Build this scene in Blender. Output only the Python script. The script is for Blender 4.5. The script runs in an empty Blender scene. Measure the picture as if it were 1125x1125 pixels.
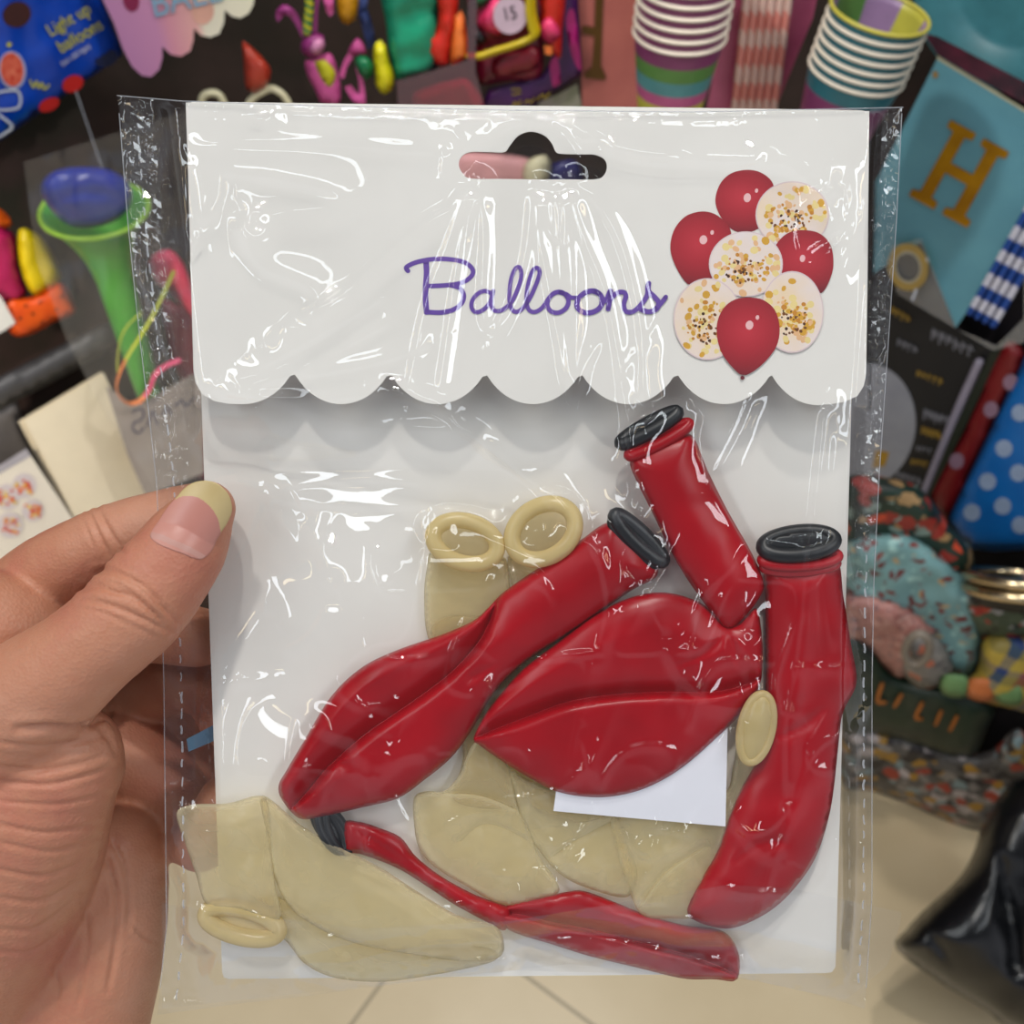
import bpy, bmesh, math, random
import numpy as np
from mathutils import Vector, Matrix, geometry
from mathutils.bvhtree import BVHTree

rng = random.Random(7)
nrng = np.random.default_rng(7)
SC = bpy.context.scene
COL = SC.collection

# ------------------------------------------------------------------ camera frame
PITCH = math.radians(50)
CAM = np.array([0.0, 0.0, 1.5])
FW = np.array([0.0, math.cos(PITCH), -math.sin(PITCH)])
UP = np.array([0.0, math.sin(PITCH), math.cos(PITCH)])
XR = np.array([1.0, 0.0, 0.0])
FPX = 1125.0


def rays(p):
    p = np.asarray(p, float).reshape(-1, 2)
    rx = (p[:, 0] - 562.5) / FPX
    ry = -(p[:, 1] - 562.5) / FPX
    return rx[:, None] * XR + ry[:, None] * UP + FW, ry


class Pack:
    """plane of the backing card held in the hand; heights in mm towards the viewer"""
    D0, K = 0.220, 0.103
    S = math.sqrt(1 + 0.103 ** 2)

    def __call__(self, p, h):
        r, ry = rays(p)
        h = np.broadcast_to(np.asarray(h, float), (len(r),)) * 1e-3
        d = (self.D0 - h * self.S) / (1 + self.K * ry)
        return CAM + r * d[:, None]


class Plane:
    """any upright or lying plane of the shop; heights in mm along its normal"""

    def __init__(self, q, n):
        self.q = np.array(q, float)
        n = np.array(n, float)
        self.n = n / np.linalg.norm(n)

    def __call__(self, p, h):
        r, ry = rays(p)
        h = np.broadcast_to(np.asarray(h, float), (len(r),)) * 1e-3
        d = ((self.q - CAM) @ self.n + h) / (r @ self.n)
        return CAM + r * d[:, None]


P = Pack()
WALL = Plane((0, .90, 0), (0, -1, 0))
LEFT = Plane((-.38, .90, 0), (1, -1, 0))
RIGHT = Plane((.42, .90, 0), (-1, -1, 0))
FLOOR = Plane((0, 0, 0), (0, 0, 1))


def to_px(w):
    v = np.asarray(w) - CAM
    z = v @ FW
    return np.stack([562.5 + FPX * (v @ XR) / z, 562.5 - FPX * (v @ UP) / z], 1)


# ------------------------------------------------------------------ colours / materials
def lin(c):
    o = []
    for v in c:
        v = v / 255.0
        o.append(v / 12.92 if v <= .04045 else ((v + .055) / 1.055) ** 2.4)
    return (*o, 1.0)


class NT:
    def __init__(self, name):
        self.m = bpy.data.materials.new(name)
        self.m.use_nodes = True
        self.t = self.m.node_tree
        self.t.nodes.clear()
        self.out = self.t.nodes.new('ShaderNodeOutputMaterial')

    def n(self, typ, **kw):
        nd = self.t.nodes.new(typ)
        for k, v in kw.items():
            if k in nd.inputs:
                nd.inputs[k].default_value = v
            else:
                setattr(nd, k, v)
        return nd

    def l(self, a, b):
        self.t.links.new(a, b)

    def end(self, s):
        self.l(s, self.out.inputs['Surface'])
        return self.m


def ramp(nt, src, stops, interp='LINEAR'):
    r = nt.n('ShaderNodeValToRGB')
    r.color_ramp.interpolation = interp
    e = r.color_ramp.elements
    while len(e) < len(stops):
        e.new(0.5)
    for el, (p, c) in zip(e, stops):
        el.position = p
        el.color = lin(c)
    nt.l(src, r.inputs[0])
    return r.outputs[0]


MATS = {}


def mat(name, c, rough=.5, spec=.5, metal=0.0, c2=None, nscale=60, bump=0.0, bscale=200, coat=0.0, sss=0.0,
        trans=0.0, alpha=1.0, sheen=0.0):
    if name in MATS:
        return MATS[name]
    nt = NT(name)
    b = nt.n('ShaderNodeBsdfPrincipled')
    b.inputs['Roughness'].default_value = rough
    b.inputs['Specular IOR Level'].default_value = spec
    b.inputs['Metallic'].default_value = metal
    b.inputs['Coat Weight'].default_value = coat
    b.inputs['Coat Roughness'].default_value = .12
    b.inputs['Alpha'].default_value = alpha
    b.inputs['Sheen Weight'].default_value = sheen
    if sss:
        b.inputs['Subsurface Weight'].default_value = sss
        b.inputs['Subsurface Radius'].default_value = (1.0, .35, .2)
        b.inputs['Subsurface Scale'].default_value = .003
    tc = nt.n('ShaderNodeTexCoord')
    nz = nt.n('ShaderNodeTexNoise', Scale=nscale, Detail=4.0)
    nt.l(tc.outputs['Object'], nz.inputs['Vector'])
    if c2 is None:
        c2 = tuple(max(0, v * (.985 if min(c) > 180 else .93)) for v in c)
    nt.l(ramp(nt, nz.outputs['Fac'], [(.35, c), (.68, c2)]), b.inputs['Base Color'])
    if bump:
        n2 = nt.n('ShaderNodeTexNoise', Scale=bscale, Detail=5.0)
        nt.l(tc.outputs['Object'], n2.inputs['Vector'])
        bp = nt.n('ShaderNodeBump', Strength=bump, Distance=.001)
        nt.l(n2.outputs['Fac'], bp.inputs['Height'])
        nt.l(bp.outputs['Normal'], b.inputs['Normal'])
    s = b.outputs[0]
    if trans:
        tl = nt.n('ShaderNodeBsdfTranslucent')
        tl.inputs['Color'].default_value = lin(c)
        mx = nt.n('ShaderNodeMixShader', Fac=trans)
        nt.l(s, mx.inputs[1])
        nt.l(tl.outputs[0], mx.inputs[2])
        s = mx.outputs[0]
    MATS[name] = nt.end(s)
    return MATS[name]


def film(name, ior=1.75, haze=.02, rough=.05, tint=(255, 255, 255), crinkle=0.0, cscale=300):
    """thin clear plastic: lets light straight through, mirrors a little"""
    nt = NT(name)
    tr = nt.n('ShaderNodeBsdfTransparent')
    tr.inputs['Color'].default_value = lin(tint)
    gl = nt.n('ShaderNodeBsdfGlossy', Roughness=rough)
    df = nt.n('ShaderNodeBsdfDiffuse')
    df.inputs['Color'].default_value = (.8, .82, .85, 1)
    fr = nt.n('ShaderNodeFresnel')
    ge = nt.n('ShaderNodeNewGeometry')
    mi = nt.n('ShaderNodeMapRange')   # the same mirror share from either side of the film
    mi.inputs[3].default_value = ior
    mi.inputs[4].default_value = 1.0 / ior
    nt.l(ge.outputs['Backfacing'], mi.inputs[0])
    nt.l(mi.outputs[0], fr.inputs['IOR'])
    m1 = nt.n('ShaderNodeMixShader', Fac=haze)
    nt.l(tr.outputs[0], m1.inputs[1])
    nt.l(df.outputs[0], m1.inputs[2])
    m2 = nt.n('ShaderNodeMixShader')
    nt.l(fr.outputs[0], m2.inputs[0])
    nt.l(m1.outputs[0], m2.inputs[1])
    nt.l(gl.outputs[0], m2.inputs[2])
    if crinkle:
        tc = nt.n('ShaderNodeTexCoord')
        vz = nt.n('ShaderNodeTexVoronoi', Scale=cscale)
        nt.l(tc.outputs['Object'], vz.inputs['Vector'])
        bp = nt.n('ShaderNodeBump', Strength=crinkle, Distance=.0006)
        nt.l(vz.outputs['Distance'], bp.inputs['Height'])
        nt.l(bp.outputs['Normal'], gl.inputs['Normal'])
    return nt.end(m2.outputs[0])


# ------------------------------------------------------------------ objects
ORG = {}


def tag(o, label=None, cat=None, group=None, kind=None):
    if label:
        o['label'] = label
    if cat:
        o['category'] = cat
    if group:
        o['group'] = group
    if kind:
        o['kind'] = kind
    return o


def thing(name, label, cat, org, group=None):
    o = bpy.data.objects.new(name, None)
    o.empty_display_size = .02
    COL.objects.link(o)
    o.location = Vector(org)
    ORG[o.name] = np.array(org, float)
    return tag(o, label, cat, group)


def mesh(name, V, F, mats, parent=None, smooth=True, midx=None):
    V = np.asarray(V, float)
    if parent is None:
        org = np.array([V[:, 0].mean(), V[:, 1].mean(), V[:, 2].min()])
    else:
        org = ORG[parent.name]
    me = bpy.data.meshes.new(name)
    if isinstance(F, np.ndarray):
        k = F.shape[1]
        me.vertices.add(len(V))
        me.vertices.foreach_set('co', (V - org).astype(np.float32).ravel())
        me.loops.add(F.size)
        me.loops.foreach_set('vertex_index', F.astype(np.int32).ravel())
        me.polygons.add(len(F))
        me.polygons.foreach_set('loop_start', np.arange(0, F.size, k, dtype=np.int32))
        me.update(calc_edges=True)
        me.validate()
    else:
        me.from_pydata((V - org).tolist(), [], F)
    if not isinstance(mats, (list, tuple)):
        mats = [mats]
    for m in mats:
        me.materials.append(m)
    if midx is not None:
        me.polygons.foreach_set('material_index', np.asarray(midx, np.int32))
    me.polygons.foreach_set('use_smooth', [bool(smooth)] * len(me.polygons))
    me.update()
    o = bpy.data.objects.new(name, me)
    COL.objects.link(o)
    ORG[o.name] = org
    if parent is None:
        o.location = Vector(org)
    else:
        o.parent = parent
    return o


# ------------------------------------------------------------------ 2d tools
def cr(pts, closed=False, step=4.0):
    """smooth curve through the points, about one vertex each `step`"""
    p = np.asarray(pts, float)
    n = len(p)
    out = []
    for i in range(n if closed else n - 1):
        if closed:
            a, b, c, d = p[(i - 1) % n], p[i], p[(i + 1) % n], p[(i + 2) % n]
        else:
            a, b, c, d = p[max(i - 1, 0)], p[i], p[i + 1], p[min(i + 2, n - 1)]
        m = max(1, int(round(np.linalg.norm((c - b)[:2]) / step)))
        for t in np.arange(m) / m:
            out.append(.5 * (2 * b + (c - a) * t + (2 * a - 5 * b + 4 * c - d) * t * t + (3 * b - a - 3 * c + d) * t ** 3))
    if not closed:
        out.append(p[-1])
    return np.array(out)


def seg_dist(q, poly, closed=False):
    """distance of the points q to a polyline and the side (sign) they lie on"""
    q = np.asarray(q, float)
    poly = np.asarray(poly, float)[:, :2]
    best = np.full(len(q), 1e9)
    side = np.zeros(len(q))
    n = len(poly)
    for i in range(n if closed else n - 1):
        a, b = poly[i], poly[(i + 1) % n]
        ab = b - a
        L = ab @ ab + 1e-12
        w = q - a
        t = np.clip((w @ ab) / L, 0, 1)
        e = w - t[:, None] * ab
        d = np.hypot(e[:, 0], e[:, 1])
        cz = ab[0] * w[:, 1] - ab[1] * w[:, 0]
        m = d < best
        best[m] = d[m]
        side[m] = np.sign(cz[m])
    return best, side


def inside(q, poly):
    q = np.asarray(q, float)
    x, y = q[:, 0], q[:, 1]
    c = np.zeros(len(q), bool)
    n = len(poly)
    for i in range(n):
        x1, y1 = poly[i]
        x2, y2 = poly[(i + 1) % n]
        if y1 == y2:
            continue
        m = ((y1 > y) != (y2 > y)) & (x < (x2 - x1) * (y - y1) / (y2 - y1) + x1)
        c ^= m
    return c


def ss(x, a, b):
    t = np.clip((np.asarray(x, float) - a) / (b - a), 0, 1)
    return t * t * (3 - 2 * t)


# lattice noise that does not need mathutils per point
_perm = nrng.random((64, 64))


def vnoise(x, y):
    x = np.asarray(x, float)
    y = np.asarray(y, float)
    xi = np.floor(x).astype(int)
    yi = np.floor(y).astype(int)
    fx = x - xi
    fy = y - yi
    fx = fx * fx * (3 - 2 * fx)
    fy = fy * fy * (3 - 2 * fy)
    g = lambda a, b: _perm[a % 64, b % 64]
    return (g(xi, yi) * (1 - fx) + g(xi + 1, yi) * fx) * (1 - fy) + (g(xi, yi + 1) * (1 - fx) + g(xi + 1, yi + 1) * fx) * fy - .5


def tri2d(outline, spacing, holes=(), extra=None):
    loops = [np.asarray(outline, float)] + [np.asarray(h, float) for h in holes]
    allp, edges = [], []
    for lp in loops:
        o = len(allp)
        allp += lp.tolist()
        edges += [(o + i, o + (i + 1) % len(lp)) for i in range(len(lp))]
    nb = len(allp)
    ol = loops[0]
    if spacing:
        x0, y0 = ol.min(0)
        x1, y1 = ol.max(0)
        g = []
        row = 0
        y = y0
        while y < y1:
            xs = np.arange(x0 + (spacing / 2 if row % 2 else 0), x1, spacing)
            g.append(np.stack([xs, np.full(len(xs), y)], 1))
            y += spacing * .866
            row += 1
        g = np.concatenate(g)
        k = inside(g, ol)
        for h in loops[1:]:
            k &= ~inside(g, h)
        g = g[k]
        d, _ = seg_dist(g, ol, True)
        k = d > spacing * .55
        if extra:
            for pl in extra:                      # rows of vertices along a fold keep it crisp
                c = cr(pl, False, 2.2)
                t = np.gradient(c, axis=0)
                t /= np.linalg.norm(t, axis=1)[:, None] + 1e-9
                nn = np.stack([-t[:, 1], t[:, 0]], 1)
                k &= seg_dist(g, c)[0] > 6.2
                for o in (-5, -3.2, -1.7, -.6, .6, 1.7, 3.2, 5):
                    e = c + nn * o
                    e = e[inside(e, ol)]
                    if len(e):
                        e = e[seg_dist(e, ol, True)[0] > 1.6]
                        allp += e.tolist()
        for h in loops[1:]:
            k &= seg_dist(g, h, True)[0] > spacing * .55
        allp += g[k].tolist()
    r = geometry.delaunay_2d_cdt([Vector(p) for p in allp], edges, [], 2, 1e-5)
    V = np.array([(v.x, v.y) for v in r[0]])
    F = [list(f) for f in r[2]]
    out = []
    for f in F:
        a, b, c = V[f[0]], V[f[1]], V[f[2]]
        if (b[0] - a[0]) * (c[1] - a[1]) - (b[1] - a[1]) * (c[0] - a[0]) > 0:
            f = f[::-1]
        if holes and any(inside([(a + b + c) / 3], np.asarray(h, float))[0] for h in holes):
            continue
        out.append(f)
    # boundary flags
    cnt = {}
    for f in out:
        for i in range(3):
            e = (f[i], f[(i + 1) % 3])
            cnt[e] = 1
    bedges = [e for e in cnt if (e[1], e[0]) not in cnt]
    return V, out, bedges


def pillow_geo(outline, mp, h0, H, R, folds=(), spacing=4.5, back=.35, noise=0.0, nsc=22.0, h0f=None, corner=None):
    """soft flattened volume from a traced outline; folds = (polyline, crease level, gain left, gain right)"""
    V, F, be = tri2d(outline, spacing, extra=[f[0] for f in folds if len(f) > 4])
    bset = set(i for e in be for i in e)
    d, _ = seg_dist(V, np.asarray(outline), True)
    d = np.array([0.0 if i in bset else d[i] for i in range(len(V))])
    groove = np.zeros(len(V))
    t = np.clip(d / R, 0, 1)
    prb = np.sqrt(np.maximum(0, 1 - (1 - t) ** 2))
    for fo in folds:
        pl, lev, gl, gr = fo[:4]
        fd, sd = seg_dist(V, pl)
        if len(fo) > 4:
            wd = np.where(sd > 0, fo[5] if gr < gl else 3.0, fo[5] if gl <= gr else 3.0)
            groove = np.maximum(groove, fo[4] * np.exp(-(fd / wd) ** 2) * ss(d, 0, 12))
        df = lev + fd * np.where(sd > 0, gr, gl)
        d = np.minimum(d, df)
    t = np.clip(d / R, 0, 1)
    pr = np.sqrt(np.maximum(0, 1 - (1 - t) ** 2))
    base = np.full(len(V), float(h0)) if h0f is None else h0f(V)
    nz = 0
    if noise:
        nz = noise * (vnoise(V[:, 0] / nsc, V[:, 1] / nsc) + .5 * vnoise(V[:, 0] / nsc * 2.3 + 9, V[:, 1] / nsc * 2.3)) * pr
    hf = base + H * pr + nz - groove
    hb = np.minimum(base - H * back * prb, hf - .05)
    A = mp(V, hf)
    inner = [i for i in range(len(V)) if i not in bset]
    mapb = {i: i for i in bset}
    for k, i in enumerate(inner):
        mapb[i] = len(V) + k
    B = mp(V[inner], hb[inner]) if inner else np.zeros((0, 3))
    W = np.concatenate([A, B])
    FF = list(F)
    for f in F:
        g = [mapb[i] for i in f[::-1]]
        if len(set(g) - bset) or True:
            if set(g) != set(f):
                FF.append(g)
    return W, FF


def pillow(name, outline, mp, h0, H, R, m, parent=None, **kw):
    W, F = pillow_geo(outline, mp, h0, H, R, **kw)
    return mesh(name, W, F, m, parent)


def plate_geo(outline, mp, h0, th, holes=(), spacing=0, hf=None):
    """flat sheet with real thickness; hf(V) gives a curved base height"""
    V, F, be = tri2d(outline, spacing, holes)
    base = np.full(len(V), float(h0)) if hf is None else hf(V) + h0
    A = mp(V, base + th)
    B = mp(V, base)
    n = len(V)
    FF = list(F) + [[i + n for i in f[::-1]] for f in F]
    for a, b in be:
        FF.append([b, a, a + n, b + n])
    return np.concatenate([A, B]), FF


def plate(name, outline, mp, h0, th, m, parent=None, smooth=False, **kw):
    W, F = plate_geo(outline, mp, h0, th, **kw)
    return mesh(name, W, F, m, parent, smooth=smooth)


def tube_geo(pts, rad, seg=14, closed=False, cap=True, flat=1.0, up=None):
    """round bar swept along world points"""
    p = np.asarray(pts, float)
    n = len(p)
    rad = np.broadcast_to(np.asarray(rad, float), (n,))
    V, F = [], []
    if closed:
        tan = np.roll(p, -1, 0) - np.roll(p, 1, 0)
    else:
        tan = np.gradient(p, axis=0)
    tan /= np.linalg.norm(tan, axis=1)[:, None] + 1e-12
    u = np.array(up, float) if up is not None else np.array([.3, .5, .81])
    frames = []
    for i in range(n):
        if up is not None:
            u = np.array(up, float)
        u = u - tan[i] * (u @ tan[i])
        u /= np.linalg.norm(u) + 1e-12
        frames.append((u.copy(), np.cross(tan[i], u)))
    ang = np.arange(seg) / seg * 2 * math.pi
    rings = []

    def ring(c, r, f):
        o = len(V)
        for a in ang:
            V.append(c + r * (math.cos(a) * f[0] * flat + math.sin(a) * f[1]))
        rings.append(o)
    if cap and not closed:
        for a in (80, 60, 40, 20):
            a = math.radians(a)
            ring(p[0] - tan[0] * rad[0] * math.sin(a), rad[0] * math.cos(a), frames[0])
    for i in range(n):
        ring(p[i], rad[i], frames[i])
    if cap and not closed:
        for a in (20, 40, 60, 80):
            a = math.radians(a)
            ring(p[-1] + tan[-1] * rad[-1] * math.sin(a), rad[-1] * math.cos(a), frames[-1])
    m = len(rings)
    for k in range(m if closed else m - 1):
        a, b = rings[k], rings[(k + 1) % m]
        for j in range(seg):
            F.append([a + j, a + (j + 1) % seg, b + (j + 1) % seg, b + j])
    if not closed:
        F.append([rings[0] + j for j in range(seg)][::-1])
        F.append([rings[-1] + j for j in range(seg)])
    return np.array(V), F


def tube(name, pts, rad, m, parent=None, **kw):
    V, F = tube_geo(pts, rad, **kw)
    return mesh(name, V, F, m, parent)


def merge(*gs):
    V, F, o = [], [], 0
    for v, f in gs:
        V.append(np.asarray(v))
        F += [[i + o for i in ff] for ff in f]
        o += len(v)
    return np.concatenate(V), F


def ell(cx, cy, rx, ry, ang=0, n=40):
    a = np.arange(n) / n * 2 * math.pi
    x, y = rx * np.cos(a), ry * np.sin(a)
    t = math.radians(ang)
    return np.stack([cx + x * math.cos(t) - y * math.sin(t), cy + x * math.sin(t) + y * math.cos(t)], 1)


def ring_geo(mp, cx, cy, rx, ry, ang, h, r_mm, tilt=0.0, n=44, seg=12):
    """rolled balloon rim: an elliptical ring, its far side lower by tilt"""
    e = ell(cx, cy, rx, ry, ang, n)
    a = np.arange(n) / n * 2 * math.pi
    hh = h + tilt * np.sin(a)
    W = mp(e, hh)
    return tube_geo(W, r_mm * 1e-3, seg=seg, closed=True)


def stroke_poly(pts, w, step=1.2):
    """outline of a pen stroke of width w (round ends)"""
    c = cr(pts, False, step)
    w = np.broadcast_to(np.asarray(w, float), (len(c),)) if np.ndim(w) == 0 else np.interp(np.linspace(0, 1, len(c)), np.linspace(0, 1, len(w)), w)
    t = np.gradient(c, axis=0)
    t /= np.linalg.norm(t, axis=1)[:, None] + 1e-9
    nn = np.stack([-t[:, 1], t[:, 0]], 1)
    return c, w, nn


def stroke_geo(pts, w, mp, h, th, hf=None):
    c, w, nn = stroke_poly(pts, w)
    L, R = c + nn * w[:, None] / 2, c - nn * w[:, None] / 2
    n = len(c)
    allp = np.concatenate([L, R])
    base = h if hf is None else hf(allp) + h
    A, B = mp(allp, base + th), mp(allp, base)
    F = []
    for i in range(n - 1):
        F.append([i, i + 1, n + i + 1, n + i])
        F.append([2 * n + i + 1, 2 * n + i, 3 * n + i, 3 * n + i + 1])
        F.append([i + 1, i, 2 * n + i, 2 * n + i + 1])
        F.append([n + i, n + i + 1, 3 * n + i + 1, 3 * n + i])
    F.append([0, n, 3 * n, 2 * n])
    F.append([n - 1, 3 * n - 1, 4 * n - 1, 2 * n - 1][::-1])
    gs = [(np.concatenate([A, B]), F)]
    for i, k in ((0, 0), (n - 1, 1)):
        gs.append(plate_geo(ell(*c[i], w[i] / 2, w[i] / 2, 0, 12), mp, h, th, hf=hf))
    return merge(*gs)


def text_geo(s, mp, cx, cy, size, ang, h, th, shear=0.0, bold=0.0, sx=1.0):
    cu = bpy.data.curves.new('lettering', 'FONT')
    cu.body = s
    cu.size = size
    cu.align_x = 'CENTER'
    cu.align_y = 'CENTER'
    cu.shear = shear
    cu.offset = bold
    o = bpy.data.objects.new('lettering', cu)
    COL.objects.link(o)
    dg = bpy.context.evaluated_depsgraph_get()
    me = bpy.data.meshes.new_from_object(o.evaluated_get(dg))
    bpy.data.objects.remove(o)
    bpy.data.curves.remove(cu)
    v = np.array([x.co[:] for x in me.vertices])
    f = [list(p.vertices) for p in me.polygons]
    bpy.data.meshes.remove(me)
    t = math.radians(ang)
    x, y = v[:, 0] * sx, -v[:, 1]
    q = np.stack([cx + x * math.cos(t) - y * math.sin(t), cy + x * math.sin(t) + y * math.cos(t)], 1)
    cnt = {}
    for ff in f:
        for i in range(len(ff)):
            cnt[(ff[i], ff[(i + 1) % len(ff)])] = 1
    n = len(q)
    F = list(f) + [[i + n for i in ff[::-1]] for ff in f]
    for a, b in cnt:
        if (b, a) not in cnt:
            F.append([b, a, a + n, b + n])
    return np.concatenate([mp(q, h + th), mp(q, h)]), F


def lathe_geo(prof, org, axis, seg=48):
    ax = np.array(axis, float)
    ax /= np.linalg.norm(ax)
    u = np.cross(ax, [0, 1, 0.01])
    u /= np.linalg.norm(u)
    v = np.cross(ax, u)
    V, F = [], []
    a = np.arange(seg) / seg * 2 * math.pi
    for (r, z) in prof:
        for t in a:
            V.append(np.array(org) + ax * z + r * (math.cos(t) * u + math.sin(t) * v))
    for k in range(len(prof) - 1):
        for j in range(seg):
            F.append([k * seg + j, k * seg + (j + 1) % seg, (k + 1) * seg + (j + 1) % seg, (k + 1) * seg + j])
    return np.array(V), F


def quad(a, b, c, d, step=6):
    """straight-edged outline with extra points"""
    out = []
    pts = [np.array(p, float) for p in (a, b, c, d)]
    for i in range(4):
        p, q = pts[i], pts[(i + 1) % 4]
        n = max(2, int(np.linalg.norm(q - p) / step))
        for k in range(n):
            out.append(p + (q - p) * k / n)
    return np.array(out)


def poly(pts, step=6):
    out = []
    n = len(pts)
    for i in range(n):
        p, q = np.array(pts[i], float), np.array(pts[(i + 1) % n], float)
        m = max(1, int(np.linalg.norm(q - p) / step))
        for k in range(m):
            out.append(p + (q - p) * k / m)
    return np.array(out)
# ================================================================== THE PACKET IN THE HAND
M_CARD = mat('white_card', (236, 232, 225), .42, .4, c2=(230, 226, 219), nscale=40)
M_RED = mat('red_latex', (172, 6, 24), .30, .32, c2=(150, 3, 18), nscale=50)
M_RIM = mat('black_latex', (22, 24, 28), .38, .5)
M_PURPLE = mat('purple_ink', (112, 82, 165), .45, .3, c2=(100, 70, 158))
M_SLIP = mat('slip_paper', (236, 236, 244), .6, .3)


def cream_mat(name, c, alpha):
    nt = NT(name)
    b = nt.n('ShaderNodeBsdfPrincipled', Roughness=.22)
    tc = nt.n('ShaderNodeTexCoord')
    nz = nt.n('ShaderNodeTexNoise', Scale=45.0, Detail=3.0)
    nt.l(tc.outputs['Object'], nz.inputs['Vector'])
    nt.l(ramp(nt, nz.outputs['Fac'], [(.35, c), (.7, tuple(v * .94 for v in c))]), b.inputs['Base Color'])
    tl = nt.n('ShaderNodeBsdfTranslucent')
    tl.inputs['Color'].default_value = lin(c)
    tr = nt.n('ShaderNodeBsdfTransparent')
    tr.inputs['Color'].default_value = lin((250, 244, 224))
    m1 = nt.n('ShaderNodeMixShader', Fac=.25)
    nt.l(b.outputs[0], m1.inputs[1])
    nt.l(tl.outputs[0], m1.inputs[2])
    m2 = nt.n('ShaderNodeMixShader')
    lw = nt.n('ShaderNodeLayerWeight', Blend=.35)    # latex looks denser where it turns away
    mr = nt.n('ShaderNodeMapRange')
    mr.inputs[3].default_value = alpha
    mr.inputs[4].default_value = 1.0
    nt.l(lw.outputs['Facing'], mr.inputs[0])
    nt.l(mr.outputs[0], m2.inputs[0])
    nt.l(tr.outputs[0], m2.inputs[1])
    nt.l(m1.outputs[0], m2.inputs[2])
    return nt.end(m2.outputs[0])


M_CREAM = cream_mat('cream_latex', (244, 236, 206), .20)
M_CREAMRIM = cream_mat('cream_rim_latex', (236, 216, 158), .7)


def flap_h(V):
    y = np.asarray(V)[:, 1]
    return 3.4 + 4.3 * np.clip((y - 113) / 330, 0, 1.1)


class FlapMap:
    def __call__(self, p, h):
        p = np.asarray(p, float).reshape(-1, 2)
        return P(p, flap_h(p) + .45 + np.asarray(h))


PF = FlapMap()

HOLE = cr([(504, 181), (507, 172), (517, 167), (537, 167), (554, 167), (560, 160), (569.6, 149), (583, 144.5),
           (597.6, 148.5), (606, 157), (611, 167), (620, 169), (640, 169.5), (653.6, 170), (664, 175), (666.7, 184),
           (663, 193), (653.6, 197), (620, 197), (585, 197), (550, 196.5), (517, 196), (508, 190)], True, 2.5)


def scallops():
    pts = [(204, 112.5), (955, 122), (954, 220), (953, 320), (951.5, 410), (949, 424), (942, 435), (928, 441.5), (912, 444),
           (898, 445)]
    xs = [848, 743, 638, 533, 428, 322]
    R = 63.0
    for t in np.linspace(.1, 1, 10):
        x = 50 * t
        pts.append((898 - x, 416 + 29 - (R - math.sqrt(R * R - x * x)) * 1.32))
    for a, b in zip(xs[:-1], xs[1:]):
        m, hw = (a + b) / 2, (a - b) / 2
        for t in np.linspace(-.94, .96, 20):
            x = t * hw
            pts.append((m - x, 416 + 28 - (R - math.sqrt(R * R - x * x)) * 1.25))
    for t in np.linspace(-.94, 0, 10):
        x = t * 55
        pts.append((267 - x, 416 + 28 - (R - math.sqrt(R * R - x * x)) * 1.15))
    pts += [(250, 443.5), (235, 440.5), (222, 433), (215, 421), (212.5, 407), (209.5, 300), (207, 200)]
    return poly(pts, 5)


card = thing('header_card', 'white card with a scalloped folded header reading Balloons, inside the clear packet', 'card',
             P([(580, 1070)], 0)[0])
BACK = poly([(209.5, 113), (944.5, 122), (918, 1062), (914, 1068), (908, 1069), (252, 1075.5), (246, 1074), (244, 1068)], 8)
HOLEB = np.array([(583, 172)]) + (HOLE - np.array([(583, 172)])) * 1.0 + np.array([(0, 0.5)])
backing = plate('backing_panel', BACK, P, -.4, .4, M_CARD, card, holes=[HOLEB], spacing=0)
flap = plate('header_flap', scallops(), P, 0, .45, M_CARD, card, holes=[HOLE], spacing=12, hf=flap_h, smooth=False)
fold = tube('top_fold', P(cr([(214, 121), (400, 123.5), (700, 127), (945, 130.5)], False, 20), 1.75), .00165, M_CARD, card, seg=10)


def zs(pts, ox, oy, s):
    return [(ox + x / s, oy + y / s) for x, y in pts]


T = lambda p: zs(p, 435, 270, 3.629)
LETTERS = [
    ([(48, 100), (40, 88), (60, 74), (95, 62), (150, 53), (215, 54), (275, 67), (306, 95), (300, 122), (265, 146), (215, 156), (150, 160), (128, 160)], 5.0),
    ([(215, 156), (252, 168), (270, 195), (262, 228), (230, 254), (180, 266), (125, 264)], 5.2),
    ([(120, 62), (122, 110), (119, 160), (118, 210), (122, 264)], 6.2),
    ([(382, 192), (355, 180), (325, 192), (303, 222), (303, 250), (322, 265), (352, 252), (376, 222), (388, 182)], 4.6),
    ([(388, 180), (380, 222), (388, 254), (412, 260), (440, 245), (466, 215), (490, 160), (500, 112), (492, 86), (476, 92), (460, 130), (452, 190), (456, 238), (472, 262), (497, 256), (530, 215), (560, 150), (573, 106), (563, 88), (545, 100), (528, 150), (520, 210), (528, 252), (552, 264), (582, 248), (604, 216)], 4.6),
    ([(683, 200), (660, 185), (632, 188), (608, 212), (604, 242), (622, 263), (650, 266), (678, 248), (688, 220), (676, 194), (655, 186)], 5.0),
    ([(680, 192), (700, 206), (720, 206)], 4.4),
    ([(812, 192), (790, 180), (756, 186), (728, 210), (722, 242), (745, 264), (778, 266), (810, 250), (824, 220), (812, 192), (790, 182)], 5.6),
    ([(820, 225), (838, 215), (856, 178), (852, 215), (846, 252)], 5.4),
    ([(850, 222), (875, 192), (903, 184), (917, 198), (908, 236), (918, 262), (945, 262), (972, 240), (1000, 200), (1008, 150)], 5.2),
    ([(1008, 150), (1005, 178), (1032, 205), (1048, 228), (1038, 252), (1008, 263), (978, 254)], 5.6),
    ([(1034, 252), (1058, 228), (1076, 204)], 5.0),
]
WORD = merge(*[stroke_geo(T(p), w, PF, .04 + .02 * i, .05) for i, (p, w) in enumerate(LETTERS)])
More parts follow.
